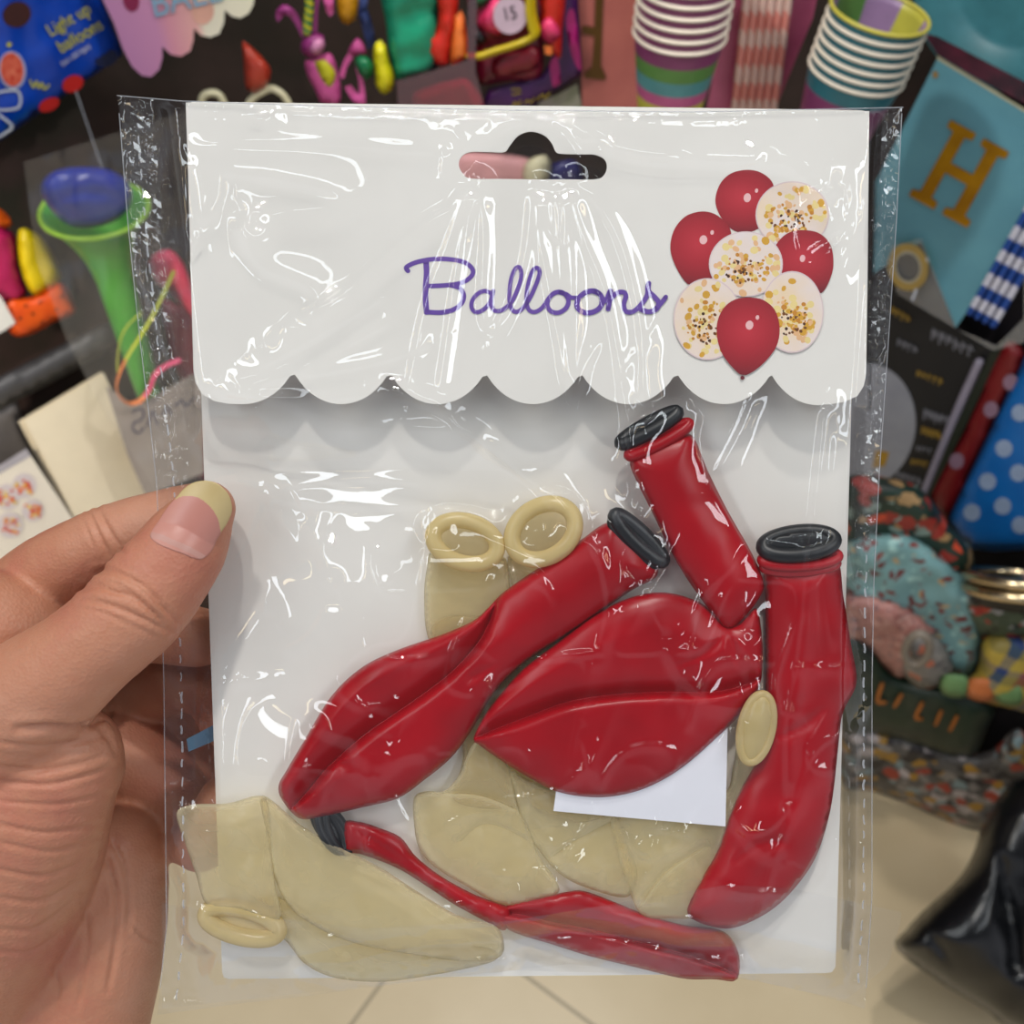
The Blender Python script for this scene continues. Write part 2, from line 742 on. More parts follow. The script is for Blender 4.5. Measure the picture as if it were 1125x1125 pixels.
word = mesh('printed_word', WORD[0], WORD[1], M_PURPLE, flap, smooth=False)
tag(word, 'purple handwritten word Balloons')


def print_red():
    """printed picture of a shiny red balloon (flat ink, so its shading is ink)"""
    nt = NT('printed_red_ink')
    b = nt.n('ShaderNodeBsdfPrincipled', Roughness=.45)
    tc = nt.n('ShaderNodeTexCoord')
    mp = nt.n('ShaderNodeVectorMath', operation='DISTANCE')
    mp.inputs[1].default_value = (.48, .55, .6)
    nt.l(tc.outputs['Generated'], mp.inputs[0])
    nt.l(ramp(nt, mp.outputs['Value'], [(.0, (196, 40, 56)), (.35, (174, 22, 40)), (.62, (150, 12, 30)), (.85, (112, 12, 28))]),
         b.inputs['Base Color'])
    return nt.end(b.outputs[0])


M_PRED = print_red()
M_PCLEAR = mat('printed_clear_ink', (236, 222, 220), .45, .3, c2=(240, 214, 180), nscale=90)
M_PGLINT = mat('printed_glint_ink', (240, 190, 190), .45, .3)
M_PEDGE = mat('printed_edge_ink', (226, 204, 204), .45, .3)
M_CONF = [mat('confetti_ink_' + n, c, .45, .3) for n, c in
          (('gold', (222, 168, 60)), ('amber', (206, 138, 50)), ('brown', (120, 72, 34)), ('dark', (74, 42, 26)), ('pale', (244, 220, 150)), ('peach', (240, 190, 140)))]
B = lambda x, y: (725 + x / 4.5, 175 + y / 4.5)


def printed(kind, outline, k, c, seed, glint=None):
    h = .04 + k * .05
    z = plate('printed_balloon', outline, PF, h, .03, M_PRED if kind == 'red' else M_PEDGE, flap, spacing=6)
    if kind == 'red':
        tag(z, 'printed red balloon')
        for g in glint or []:
            W, F = plate_geo(ell(*g), PF, h + .035, .012)
            mesh('printed_glint', W, F, M_PGLINT, z, smooth=False)
        return z
    tag(z, 'printed clear balloon with gold confetti')
    o = np.array(outline)
    ce = o.mean(0)
    W, F = plate_geo(ce + (o - ce) * .965, PF, h + .035, .008)
    mesh('printed_inside', W, F, M_PCLEAR, z, smooth=False)
    r = random.Random(seed)
    gs = [[] for _ in M_CONF]
    ext = (o.max(0) - o.min(0)) / 2
    for i in range(120):
        a, q = r.random() * 6.283, r.random() ** .6
        x, y = ce[0] + ext[0] * .9 * q * math.cos(a), ce[1] + ext[1] * .9 * q * math.sin(a)
        if i < 50:
            mi, s = r.choice([4, 4, 5, 0]), r.uniform(2.2, 5)
        elif i < 85:
            mi, s = r.choice([0, 0, 1, 5]), r.uniform(1.4, 3.4)
            x, y = ce[0] + (x - ce[0]) * .75, ce[1] + (y - ce[1]) * .6 + ext[1] * .12
        else:
            mi, s = r.choice([2, 3, 2, 1]), r.uniform(1, 2.1)
            x, y = ce[0] + (x - ce[0]) * .62 - 2, ce[1] + (y - ce[1]) * .42 + ext[1] * .22
        if inside([(x, y)], o)[0]:
            gs[mi].append(plate_geo(ell(x, y, s, s * r.uniform(.7, 1), r.uniform(0, 180), 9), PF, h + .045 + .00006 * i, .004))
    V, F, mi = [], [], []
    off = 0
    for j, g in enumerate(gs):
        for v, f in g:
            V.append(v)
            F += [[i + off for i in ff] for ff in f]
            mi += [j] * len(f)
            off += len(v)
    mesh('printed_confetti', np.concatenate(V), F, M_CONF, z, smooth=False, midx=mi)
    return z


def drop(pts):
    return cr([B(*p) for p in pts], True, 4)


printed('red', drop([(435, 52), (500, 66), (552, 108), (568, 170), (556, 250), (520, 320), (440, 362), (370, 355), (315, 305), (280, 240), (276, 180), (305, 110), (360, 66)]), 0, None, 1,
        [(*B(432, 190), 4, 5, 10), (*B(478, 155), 1.8, 2.4, 10)])
printed('clear', ell(*B(655, 275), 40.5, 37, 0, 48), 1, None, 2)
printed('red', drop([(205, 258), (270, 270), (325, 312), (352, 360), (345, 440), (300, 540), (240, 600), (150, 622), (100, 570), (62, 490), (52, 420), (75, 340), (130, 280)]), 2, None, 3,
        [(*B(215, 398), 4.2, 5, 10), (*B(258, 362), 2, 2.6, 10)])
printed('red', drop([(715, 350), (780, 362), (830, 402), (855, 465), (852, 560), (800, 660), (720, 640), (640, 600), (590, 540), (570, 440), (610, 380), (660, 355)]), 3, None, 4,
        [(*B(705, 490), 3, 4, 10)])
printed('clear', ell(*B(425, 518), 40.7, 36, 0, 48), 4, None, 5)
printed('clear', ell(*B(236, 790), 37.5, 45, 0, 48), 5, None, 6)
printed('clear', ell(*B(654, 755), 34.5, 45, 0, 48), 6, None, 7)
pb = printed('red', drop([(440, 683), (510, 695), (568, 745), (592, 830), (578, 920), (520, 1000), (450, 1056), (408, 1066), (370, 1040), (310, 965), (283, 880), (285, 800), (318, 732), (372, 693)]), 7, None, 8,
             [(*B(443, 820), 4.2, 5, 10), (*B(482, 782), 2, 2.6, 10)])
W, F = plate_geo(ell(*B(408, 1080), 2.3, 2.3, 0, 12), PF, .4, .03)
mesh('printed_knot', W, F, mat('printed_knot_ink', (110, 24, 38), .5), pb, smooth=False)

# ------------------------------------------------------------------ balloons lying in the packet


def balloon(label, org_px, group):
    return thing('balloon', label, 'balloon', P([org_px], 0)[0], group)


GR, GC = 'red balloons in the clear packet', 'cream balloons in the clear packet'


def rim(b, m, *rings, lab=None):
    W, F = merge(*[ring_geo(P, *r) for r in rings])
    o = mesh('rim', W, F, m, b)
    if lab:
        tag(o, lab)


def body(b, m, *pl):
    W, F = merge(*[pillow_geo(*a, **k) for a, k in pl])
    return mesh('body', W, F, m, b)


def pw(outline, h0, H, R, **k):
    return ((cr(outline, True, 4.5), P, h0, H, R), k)


# A: long red one, left
bA = balloon('long red balloon with a black rim lying diagonally from centre to the left card edge', (330, 890), GR)
body(bA, M_RED, pw([(669, 574), (637, 594), (593, 623), (554, 650), (538, 666), (520, 682), (486, 697), (437, 714), (398, 733), (364, 765), (334, 814), (315, 846), (306, 863), (310, 879), (329, 899), (354, 897), (398, 887), (437, 877), (466, 857), (495, 833), (517, 804), (540, 765), (564, 738), (593, 716), (632, 692), (667, 667), (695, 648), (722, 632), (716, 610), (696, 588)],
                   5.0, 4.4, 42, noise=.5, nsc=46, spacing=3.2,
                   folds=[(cr([(318, 892), (340, 868), (362, 842), (403, 806), (461, 766), (500, 735), (530, 700), (545, 664)], False, 6), 0, .42, 3.4, 1.3, 12),
                          (cr([(322, 846), (345, 842), (372, 838)], False, 6), 9, 1.6, 1.6),
                          (cr([(520, 745), (560, 722), (600, 700), (640, 672)], False, 6), 16, 1.8, 1.2)]))
rim(bA, M_RIM, (702, 591, 36, 7, 44, 6.8, 1.6, .8), (697, 596, 35, 8, 44, 6.4, .9, 1.0))
# B: lips-shaped body, folded over under its neck tube
bB = balloon('red balloon folded into a lips shape under its neck tube, with white slip below', (640, 860), GR)
body(bB, M_RED,
     pw([(520, 812), (530, 790), (544, 770), (574, 736), (613, 706), (652, 677), (691, 657), (730, 651), (769, 662), (796, 684), (812, 684), (830, 668), (836, 690), (838, 725), (834, 755), (818, 780), (789, 809), (750, 843), (716, 863), (685, 873), (652, 876), (613, 870), (579, 853), (544, 831), (526, 818)],
        6.1, 3.8, 46, noise=.5, nsc=50, spacing=3.2,
        folds=[(cr([(520, 812), (548, 800), (574, 790), (623, 772), (672, 764), (720, 761), (789, 760), (832, 748)], False, 6), 0, .55, 3.4, 1.2, 9),
               (cr([(800, 690), (780, 715), (755, 728), (715, 740)], False, 6), 14, 1.2, 1.6),
               (cr([(800, 690), (808, 720), (812, 765)], False, 6), 10, 1.5, 1.3)]),
     pw([(692, 508), (700, 530), (718, 566), (742, 615), (768, 655), (797, 692), (803, 692), (820, 676), (837, 652), (838, 636), (825, 606), (800, 562), (778, 518), (764, 484), (752, 476), (722, 486), (702, 498)],
        7.2, 3.4, 40, noise=.35, nsc=40,
        folds=[(cr([(800, 692), (778, 650), (752, 600)], False, 6), 14, 2, 1.4)]))
rim(bB, M_RED, (724, 483, 37, 5, -28, 8.0, 1.25, .8), lab='rolled red collar below the rim')
bBr = merge(ring_geo(P, 713, 470, 35, 5, -29, 7.6, 1.5, .8), pillow_geo(ell(713, 471, 36, 6, -29, 24), P, 7.4, .8, 6))
mesh('rim', bBr[0], bBr[1], M_RIM, bB)
# C: right
bC = balloon('red balloon standing upright along the right card edge, with an oval black rim on top', (850, 1000), GR)
body(bC, M_RED, pw([(842, 622), (841, 660), (841, 700), (841, 760), (838, 800), (830, 838), (814, 866), (800, 900), (787, 937), (770, 967), (755, 1000), (765, 1012), (793, 1020), (817, 1016), (850, 998), (877, 971), (897, 940), (910, 900), (916, 867), (921, 820), (926, 783), (941, 750), (935, 708), (927, 658), (918, 612), (880, 618)],
                   4.7, 4.6, 50, noise=.7, nsc=48,
                   folds=[(cr([(941, 750), (915, 772), (885, 796), (850, 812)], False, 6), 15, 1.3, 1.9),
                          (cr([(893, 640), (888, 720), (880, 790), (868, 880), (862, 950)], False, 6), 26, 1.2, 1.6),
                          (cr([(790, 960), (830, 930), (860, 925)], False, 6), 18, 1.6, 1.4)]))
rim(bC, M_RED, (879, 613, 42, 9, -3, 8.0, 1.1, 1.2), (879, 621, 41, 8, -3, 7.4, .9, .8), lab='rolled red collar below the rim')
bCr = ring_geo(P, 877.5, 597, 39, 13, -6, 8.0, 1.6, 1.8)
bCr = merge(bCr, pillow_geo(ell(877.5, 597, 40, 13, -6, 30), P, 8.4, .5, 10))
mesh('rim', bCr[0], bCr[1], M_RIM, bC)
# D: bottom
bD = balloon('narrow twisted red balloon lying along the bottom of the packet, folded double at right', (600, 1060), GR)
body(bD, M_RED,
     pw([(378, 904), (395, 903), (415, 909), (440, 920), (457, 941), (485, 963), (522, 983), (550, 993), (562, 1000), (555, 1022), (535, 1013), (498, 993), (468, 973), (435, 953), (395, 938), (379, 936)],
        2.8, 2.4, 20, noise=.8, nsc=22,
        folds=[(cr([(395, 915), (430, 940), (470, 962), (540, 1000)], False, 6), 4, .7, 2)]),
     pw([(540, 1004), (556, 995), (588, 987), (622, 980), (642, 979), (675, 991), (708, 1004), (750, 1016), (786, 1020), (803, 1030), (812, 1050), (812, 1070), (806, 1078), (785, 1076), (750, 1075), (700, 1063), (650, 1051), (605, 1037), (562, 1023)],
        2.6, 2.8, 24, noise=.8, nsc=26, spacing=3.2,
        folds=[(cr([(550, 1003), (575, 1006), (608, 1014), (640, 1020), (675, 1028), (712, 1038), (750, 1048), (785, 1060), (810, 1072)], False, 6), 0, .6, 2.8, .7, 7),
               (cr([(560, 998), (620, 1000), (690, 1012)], False, 6), 8, 1.5, 1.5)]))
rim(bD, M_RIM, (364, 912, 25, 10, 62, 3.4, 1.1, 1.0), (371, 914, 24, 9, 64, 3.2, 1.0, .8), (357, 908, 20, 7, 58, 2.8, .9, .6))

# cream balloons
bE = balloon('cream balloon whose thick oval rim lies upper left of the two rims at centre', (510, 690), GC)
body(bE, M_CREAM, pw([(474, 690), (560, 690), (590, 800), (580, 880), (500, 880), (508, 820)], 1.2, .9, 20), pw(ell(511, 595.5, 35, 22, 16, 24), 3.6, .9, 14, noise=.5),
     pw([(476, 606), (469, 625), (466, 655), (470, 700), (490, 735), (540, 720), (566, 690), (560, 640), (553, 612), (520, 624)], 2.2, 1.7, 34, noise=.8),
     pw([(455, 876), (470, 869), (488, 869), (505, 850), (518, 820), (535, 810), (560, 845), (569, 888), (580, 905), (592, 940), (608, 962), (614, 980), (588, 988), (552, 994), (508, 971), (476, 951), (460, 931), (455, 905)], 3.2, 2.0, 42, noise=1.9, nsc=26,
        folds=[(cr([(475, 872), (520, 873), (550, 882), (578, 896)], False, 6), 0, .7, 2.6, .7, 9),
               (cr([(505, 925), (535, 905), (585, 925)], False, 6), 5, 1.9, .6, .6, 8)]))
rim(bE, M_CREAMRIM, (511, 595.5, 36, 23, 16, 5.5, 1.75, 1.0))
bF = balloon('cream balloon whose round rim tilts upward, right of the pair of rims at centre', (600, 690), GC)
body(bF, M_CREAM, pw([(560, 690), (640, 690), (680, 880), (580, 880)], 1.2, .9, 20), pw(ell(597, 584, 36, 27, -32, 24), 4.0, .9, 14, noise=.5),
     pw([(560, 610), (563, 650), (560, 700), (580, 740), (640, 700), (650, 640), (634, 602), (600, 618)], 2.0, 1.6, 34, noise=.8),
     pw([(560, 845), (575, 855), (608, 868), (650, 880), (678, 895), (690, 930), (700, 960), (690, 985), (658, 980), (622, 965), (598, 942), (578, 912), (569, 885)], 3.4, 1.9, 38, noise=1.8, nsc=24,
        folds=[(cr([(602, 945), (630, 925), (672, 902)], False, 6), 1, 2.6, .7, .6, 8), (cr([(575, 872), (590, 915), (615, 955)], False, 6), 8, 2, 1)]))
rim(bF, M_CREAMRIM, (597, 584, 37, 28, -32, 6.0, 1.75, 1.2))
bG = balloon('cream balloon half hidden under the upright red one, its rim beside that balloon', (730, 1000), GC)
body(bG, M_CREAM, pw([(672, 895), (700, 885), (750, 880), (796, 870), (806, 840), (812, 812), (832, 815), (838, 845), (815, 890), (800, 930), (785, 970), (765, 1005), (735, 1009), (705, 1005), (690, 975), (678, 935)], 3.6, 1.8, 36, noise=1.8, nsc=22,
                     folds=[(cr([(700, 1000), (730, 960), (775, 930)], False, 6), 2, 1.0, 2.4, .5, 6), (cr([(720, 890), (735, 920), (770, 925)], False, 6), 6, 1.2, 2)]))
W, F = pillow_geo(ell(831, 802, 18, 40, 12, 40), P, 8.6, 1.6, 16, noise=.4)
mesh('rim', *merge((W, F), ring_geo(P, 831, 800, 17, 38, 12, 9.0, .9, .4)), M_CREAMRIM, bG)
bH = balloon('large cream balloon folded like a leaf in the bottom left corner of the packet', (400, 1070), GC)
body(bH, M_CREAM,
     pw([(194, 893), (213, 884), (250, 882.5), (288, 874.5), (297, 900), (299, 940), (303, 975), (309, 1005), (296, 1012), (262, 1000), (228, 995), (215, 960), (203, 925)], 5.0, 1.6, 26, noise=1.4, nsc=26),
     pw([(288, 874), (333, 908), (375, 932), (418, 953), (458, 979), (502, 1005), (542, 1016), (553, 1032), (548, 1052), (508, 1056), (442, 1047), (392, 1037), (350, 1020), (318, 996), (300, 960), (294, 920)], 4.6, 1.5, 34, noise=1.5, nsc=36,
        folds=[(cr([(310, 985), (380, 1012), (460, 1022), (545, 1030)], False, 6), 20, 1.2, 1.2)]),
     pw([(270, 1005), (310, 1030), (333, 1057), (360, 1072), (395, 1078), (430, 1078), (470, 1072), (508, 1065), (545, 1054), (530, 1040), (440, 1040), (370, 1020), (320, 990), (290, 985)], 2.4, 1.0, 26, noise=.6))
W1 = merge(ring_geo(P, 266, 1014, 41, 15, 14, 4.6, 1.9, .8), pillow_geo(ell(266, 1014, 40, 15, 14, 24), P, 3.6, 1.0, 10))
mesh('rim', W1[0], W1[1], M_CREAMRIM, bH)

# white slip
slip = plate('paper_slip', poly([(616, 830), (800, 770), (797, 908), (608, 891)], 12), P, 5.9, .25, M_SLIP)
tag(slip, 'small blank white paper slip sticking out below the lips-shaped red balloon', 'paper slip')

# ------------------------------------------------------------------ the clear plastic bag
M_FILM = film('clear_film', 1.6, .004, .022)
M_FILMB = film('clear_film_back', 1.5, .006, .06)
M_SEAM = film('clear_film_seam', 1.6, .018, .04)


def edge(pts):
    p = np.array(pts, float)
    return lambda v: np.interp(v, p[:, 0], p[:, 1])


XL = edge([(100, 129), (250, 141), (375, 154), (450, 163), (530, 172), (640, 177), (750, 180), (1017, 183), (1115, 173)])
XRt = edge([(100, 992), (240, 985), (375, 976), (520, 966), (640, 960), (750, 958), (985, 958), (1110, 950)])
YT = edge([(129, 105), (200, 111), (340, 116), (560, 121), (760, 123), (992, 118)])
YB = edge([(173, 1115), (260, 1103), (340, 1094), (375, 1089), (460, 1078), (548, 1068), (625, 1059), (680, 1064), (750, 1075), (813, 1074), (870, 1086), (910, 1096), (950, 1108)])


def bag_grid(nu, nv):
    u, v = np.meshgrid(np.linspace(0, 1, nu), np.linspace(0, 1, nv))
    y = 110 + v * 990
    for _ in range(4):
        x = XL(y) * (1 - u) + XRt(y) * u
        y = YT(x) * (1 - v) + YB(x) * v
    return x.ravel(), y.ravel(), u.ravel(), v.ravel()


def grid_faces(nu, nv):
    i = np.arange(nu * nv).reshape(nv, nu)
    a, b, c, d = i[:-1, :-1].ravel(), i[1:, :-1].ravel(), i[1:, 1:].ravel(), i[:-1, 1:].ravel()
    return np.stack([a, b, c, d], 1)


# creases of the film, traced: (points, half width px, height mm)
RIDGES = [
    # from the hang hole down
    ([(512, 200), (497, 228), (470, 245), (430, 278), (375, 325), (325, 352)], 5.5, .75),
    ([(520, 200), (505, 235), (490, 275), (470, 330), (455, 400), (448, 436)], 4, .42),
    ([(528, 204), (512, 250), (500, 310), (492, 370), (482, 436)], 3.6, .42),
    ([(531, 206), (532, 270), (530, 330), (535, 368)], 4, .5),
    ([(585, 206), (578, 280), (560, 335), (537, 372)], 4, .5),
    ([(592, 208), (596, 270), (606, 330), (615, 378), (622, 430)], 4, .45),
    ([(600, 208), (604, 245), (612, 262), (616, 240), (614, 210)], 3.4, .4),
    ([(622, 206), (629, 270), (632, 340), (634, 440)], 4, .45),
    ([(628, 206), (645, 265), (665, 320), (678, 380), (690, 470), (694, 510)], 4, .48),
    ([(636, 200), (660, 225), (682, 265), (698, 320), (707, 375), (710, 455)], 4.4, .52),
    ([(612, 208), (618, 300), (625, 390), (630, 436), (645, 400), (660, 370)], 3.4, .35),
    # arcs above the hole
    ([(525, 165), (545, 145), (565, 135), (590, 128)], 4, .45),
    ([(600, 128), (622, 140), (640, 165), (650, 180)], 4, .45),
    ([(615, 126), (640, 142), (660, 155), (700, 168), (750, 172)], 5, .5),
    # header left
    ([(205, 152), (280, 154), (375, 156), (440, 163), (490, 164)], 5, .55),
    ([(300, 128), (400, 132), (455, 136), (485, 150), (487, 162)], 9, .8),
    ([(222, 250), (236, 215), (240, 188), (275, 188), (320, 196), (358, 205), (374, 216), (360, 228), (315, 233), (280, 243)], 9, 1.25),
    ([(262, 230), (270, 260), (290, 290), (318, 302), (340, 312), (351, 325), (345, 342), (315, 362), (290, 378)], 8, 1.1),
    ([(208, 175), (216, 205), (222, 240), (228, 262)], 4, .5),
    ([(245, 418), (300, 395), (365, 360), (430, 318)], 4, .5),
    ([(240, 425), (330, 412), (420, 395), (480, 372)], 4, .5),
    ([(262, 432), (330, 405), (395, 370), (440, 345)], 4, .5),
    # header right
    ([(655, 158), (720, 170), (790, 174), (850, 176), (880, 190), (895, 205)], 8, 1.2),
    ([(845, 174), (870, 168), (890, 178), (900, 200)], 10, .9),
    ([(920, 200), (936, 196), (938, 220), (930, 250), (920, 218)], 8, .8),
    ([(905, 190), (885, 225), (880, 262), (893, 290)], 6, .6),
    ([(945, 235), (930, 280), (918, 310)], 4.5, .5),
    ([(707, 375), (690, 405), (683, 420)], 6, .5),
    # below the flap
    ([(228, 432), (330, 438), (420, 432), (470, 440), (500, 455)], 4.5, .5),
    ([(410, 425), (455, 436), (490, 455), (530, 490), (575, 520), (612, 545), (650, 590)], 4.5, .55),
    ([(225, 425), (300, 440), (400, 468), (510, 475), (545, 500), (600, 545), (640, 592)], 3.5, .4),
    ([(300, 535), (360, 528), (420, 526), (475, 532)], 3.5, .35),
    ([(270, 545), (350, 552), (420, 556), (480, 556), (560, 585)], 4, .42),
    ([(270, 435), (285, 455), (295, 470), (290, 490)], 6, .6),
    ([(300, 555), (315, 580), (330, 600)], 4, .4),
    ([(335, 565), (348, 590), (365, 635)], 7, .6),
    ([(285, 645), (292, 665), (300, 680)], 4, .4),
    ([(700, 440), (695, 480), (690, 520), (700, 555)], 8, .7),
    ([(830, 425), (810, 475), (782, 528)], 4.2, .5),
    ([(668, 570), (690, 560), (715, 590), (735, 620), (715, 650), (700, 640)], 6, .6),
    ([(648, 592), (662, 620), (670, 660), (664, 700), (655, 720)], 4, .45),
    ([(908, 440), (900, 520), (893, 590), (885, 680), (878, 740), (868, 800), (868, 880)], 4.5, .55),
    ([(920, 470), (913, 560), (907, 640), (918, 720)], 3.5, .35),
    ([(730, 700), (750, 740), (785, 770), (830, 775)], 7, .6),
    ([(820, 690), (825, 730), (830, 770), (815, 790)], 9, .7),
    ([(640, 800), (648, 840), (655, 870)], 3.5, .3),
    ([(345, 795), (370, 806), (392, 815), (400, 850)], 6, .6),
    ([(415, 850), (445, 830), (475, 828)], 5, .5),
    ([(330, 855), (325, 880), (345, 905)], 5, .5),
    ([(398, 915), (412, 940), (440, 958), (470, 965)], 4.5, .5),
    ([(555, 970), (580, 985), (605, 975), (625, 960)], 5, .5),
    ([(600, 915), (625, 945), (655, 950)], 5, .5),
    ([(690, 905), (700, 935), (740, 930), (760, 900)], 5, .5),
    ([(800, 880), (830, 930), (860, 945)], 5, .5),
    ([(600, 1046), (640, 1052), (690, 1040), (740, 1052)], 6, .6),
    ([(820, 1072), (870, 1078), (920, 1092)], 4, .4),
    ([(270, 1008), (290, 1012), (300, 1008)], 5, .5),
]


# what lies in the packet, as a height map the film drapes over
CELL = 4
HM = np.zeros((290, 290))


def heights_of(W):
    z = (W - CAM) @ FW
    q = to_px(W)
    return q, (P.D0 - z * (1 + P.K * -(q[:, 1] - 562.5) / FPX)) / P.S * 1e3


for o in [o for o in COL.objects if o.type == 'MESH' and (o.name.startswith(('body', 'rim', 'paper_slip')))]:
    root = o.parent or o
    W = np.array([v.co[:] for v in o.data.vertices]) + ORG[root.name]
    q, h = heights_of(W)
    ij = np.clip((q / CELL).astype(int), 0, 289)
    np.maximum.at(HM, (ij[:, 1], ij[:, 0]), h)
for _ in range(3):
    M = HM.copy()
    for dy in (-1, 0, 1):
        for dx in (-1, 0, 1):
            M = np.maximum(M, np.roll(np.roll(HM, dy, 0), dx, 1))
    HM = M
for _ in range(3):
    A_ = sum(np.roll(np.roll(HM, dy, 0), dx, 1) for dy in (-1, 0, 1) for dx in (-1, 0, 1)) / 9
    HM = np.maximum(A_, HM * .97)


def contents_h(x, y):
    fx = np.clip(x / CELL - .5, 0, 287)
    fy = np.clip(y / CELL - .5, 0, 287)
    i, j = fx.astype(int), fy.astype(int)
    u, v = fx - i, fy - j
    return (HM[j, i] * (1 - u) + HM[j, i + 1] * u) * (1 - v) + (HM[j + 1, i] * (1 - u) + HM[j + 1, i + 1] * u) * v


def film_height(x, y):
    V = np.stack([x, y], 1)
    xl, xr, yt, yb = XL(y), XRt(y), YT(x), YB(x)
    fl = flap_h(V) + 1.5
    lower = 10.9 - 1.0 * ss(y, 600, 700) * 0
    k = ss(y, 440, 520)
    base = fl * (1 - k) + lower * k
    # lower left part of the card carries nothing thick
    base = base - 5.2 * k * ss(420 - x + (700 - y) * .25, 0, 140) * (1 - ss(y, 760, 860))
    base = base - 4.5 * k * ss(y, 470, 520) * (1 - ss(y, 560, 640)) * (1 - ss(x, 600, 690))
    base -= 3.2 * ss(y, 830, 930) * (1 - ss(x, 330, 440))
    wl = 52 + 0 * y
    base = base * (.05 + .95 * ss(x - xl, 32, 64) * ss(xr - x, 14, 36))
    base = base * (.35 + .65 * ss(y - yt, -2, 9)) * (.06 + .94 * ss(yb - y, 4, 62))
    # pressed down by the thumb
    dth, _ = seg_dist(V, [(236, 560), (205, 600), (160, 665), (110, 720)])
    base = base * (1 - .86 * (1 - ss(dth, 30, 120)))
    w = np.zeros_like(x)
    # broad slack of the film
    w += .55 * vnoise(x / 105, y / 130) + .16 * vnoise(x / 46 + 7, y / 64 + 3) + .03 * vnoise(x / 17 + 5, y / 24)
    lowk = ss(y, 540, 620)
    for sc_, ox_, hh__, th_ in ((74, 3, .55, .035), (52, 17, .42, .04), (90, 29, .5, .03)):
        n_ = vnoise(x / sc_ + ox_ + y / 240, y / (sc_ * 1.3) + ox_)
        w += lowk * hh__ * np.exp(-(np.where(n_ > 0, n_, n_ * .4) / th_) ** 2) * ss(np.abs(vnoise(x / 70 + ox_, y / 70 + 5)), .06, .2)
    w *= ss(x - xl, 25, 70) * ss(xr - x, 12, 45) * ss(y - yt, 0, 40) * ss(yb - y, 0, 40)
    for pl, hw, am in RIDGES:
        c = cr(pl, False, 8)
        m = (x > c[:, 0].min() - 7 * hw) & (x < c[:, 0].max() + 7 * hw) & (y > c[:, 1].min() - 7 * hw) & (y < c[:, 1].max() + 7 * hw)
        if not m.any():
            continue
        q = V[m]
        d, sd = seg_dist(q, c)
        hw2 = np.where(sd > 0, hw * 1.35, hw * 3.0)      # one steep flank, one slack flank
        t0 = np.hypot(*(q - c[0]).T)
        t1 = np.hypot(*(q - c[-1]).T)
        w[m] += am * (1.9 if 198 < c[0, 1] < 216 else 1.3 if c[:, 1].mean() < 460 else 1.6 if c[:, 1].mean() < 600 else 2.3) * np.exp(-(d / hw2) ** 2) * ss(np.minimum(t0, t1), -4, 22)
    # crinkled side seams
    el, er = x - xl, xr - x
    cl = np.exp(-((el - 20) / 17) ** 2)
    crr = np.exp(-((er - 10) / 10) ** 2)
    ct = np.exp(-((y - yt) / 16) ** 2) * .5
    cb = np.exp(-((yb - y - 12) / 18) ** 2)
    n1 = np.abs(vnoise(x / 9, y / 22 + 4)) * 2 + np.abs(vnoise(x / 5 + 3, y / 9)) * .8
    n2 = np.abs(vnoise(x / 12 + 2, y / 12 + 4)) * 2
    n3 = np.abs(vnoise(x / 6 + 11, y / 8)) * 2
    w += (1.2 * n1 + .6 * n3) * cl * (1 - .75 * ss(y, 420, 700)) + (1.0 * n1 + .5 * n3) * crr * (1 - .55 * ss(y, 560, 760)) + .9 * n2 * cb + .35 * n1 * ct
    # never below the card, the header flap or the balloons
    fx0 = 204 + (y - 112) * .028
    onflap = ss(x, fx0 - 8, fx0 + 2) * (1 - ss(x, 952, 960)) * (1 - ss(y, 444, 456))
    floor_ = np.maximum(np.maximum(.35 + 0 * x, (flap_h(V) + 1.0) * onflap), (contents_h(x, y) + .75) * (contents_h(x, y) > .3))
    return np.maximum(base, floor_) + np.maximum(w, -.35 * (base - floor_).clip(0) - .2)


bag = thing('plastic_packet', 'clear crinkled plastic packet held by the thumb, holding the Balloons card', 'packet', P([(570, 1100)], 0)[0])
NU, NV = 400, 460
gx, gy, gu, gv = bag_grid(NU, NV)
front = mesh('front_film', P(np.stack([gx, gy], 1), film_height(gx, gy)), grid_faces(NU, NV), M_FILM, bag)
hx, hy, _, _ = bag_grid(60, 70)
backf = mesh('back_film', P(np.stack([hx, hy], 1), -1.0 + .25 * vnoise(hx / 40, hy / 40)), grid_faces(60, 70), M_FILMB, bag)
M_WELD = mat('weld_marks', (205, 208, 214), .3, .6, alpha=.34)
for sgn in (0, 1):
    gs = []
    yy = 150.0 if sgn == 0 else 610.0
    r = random.Random(3 + sgn)
    while yy < 1090:
        ln = r.uniform(7, 11)
        pts = []
        for t in (0, .5, 1):
            y = yy + ln * t
            x = XL(y) + 19 if sgn == 0 else XRt(y) - 9
            pts.append((x + r.uniform(-.7, .7), y))
        pts = np.array(pts)
        gs.append(stroke_geo(pts, r.uniform(1.4, 2.4), P, film_height(pts[:, 0], pts[:, 1]).max() + .25, .05))
        yy += 19 + r.uniform(-2, 3)
    # the long weld line of the seam
    ys = np.linspace(125, 1085, 120)
    xs = XL(ys) if sgn == 0 else XRt(ys)
    q = np.stack([xs, ys], 1)
    gs.append(tube_geo(P(q, film_height(xs, ys) + .1), .00011, seg=6))
    W, F = merge(*gs)
    mesh('side_seam', W, F, M_WELD, bag, smooth=False)
ys = np.linspace(0, 1, 160)
xs = 129 + ys * (992 - 129)
q = np.stack([xs, YT(xs)], 1)
W, F = tube_geo(P(q, film_height(xs, YT(xs)) + .1), .00012, seg=6)
mesh('mouth_edge', W, F, M_WELD, bag, smooth=False)
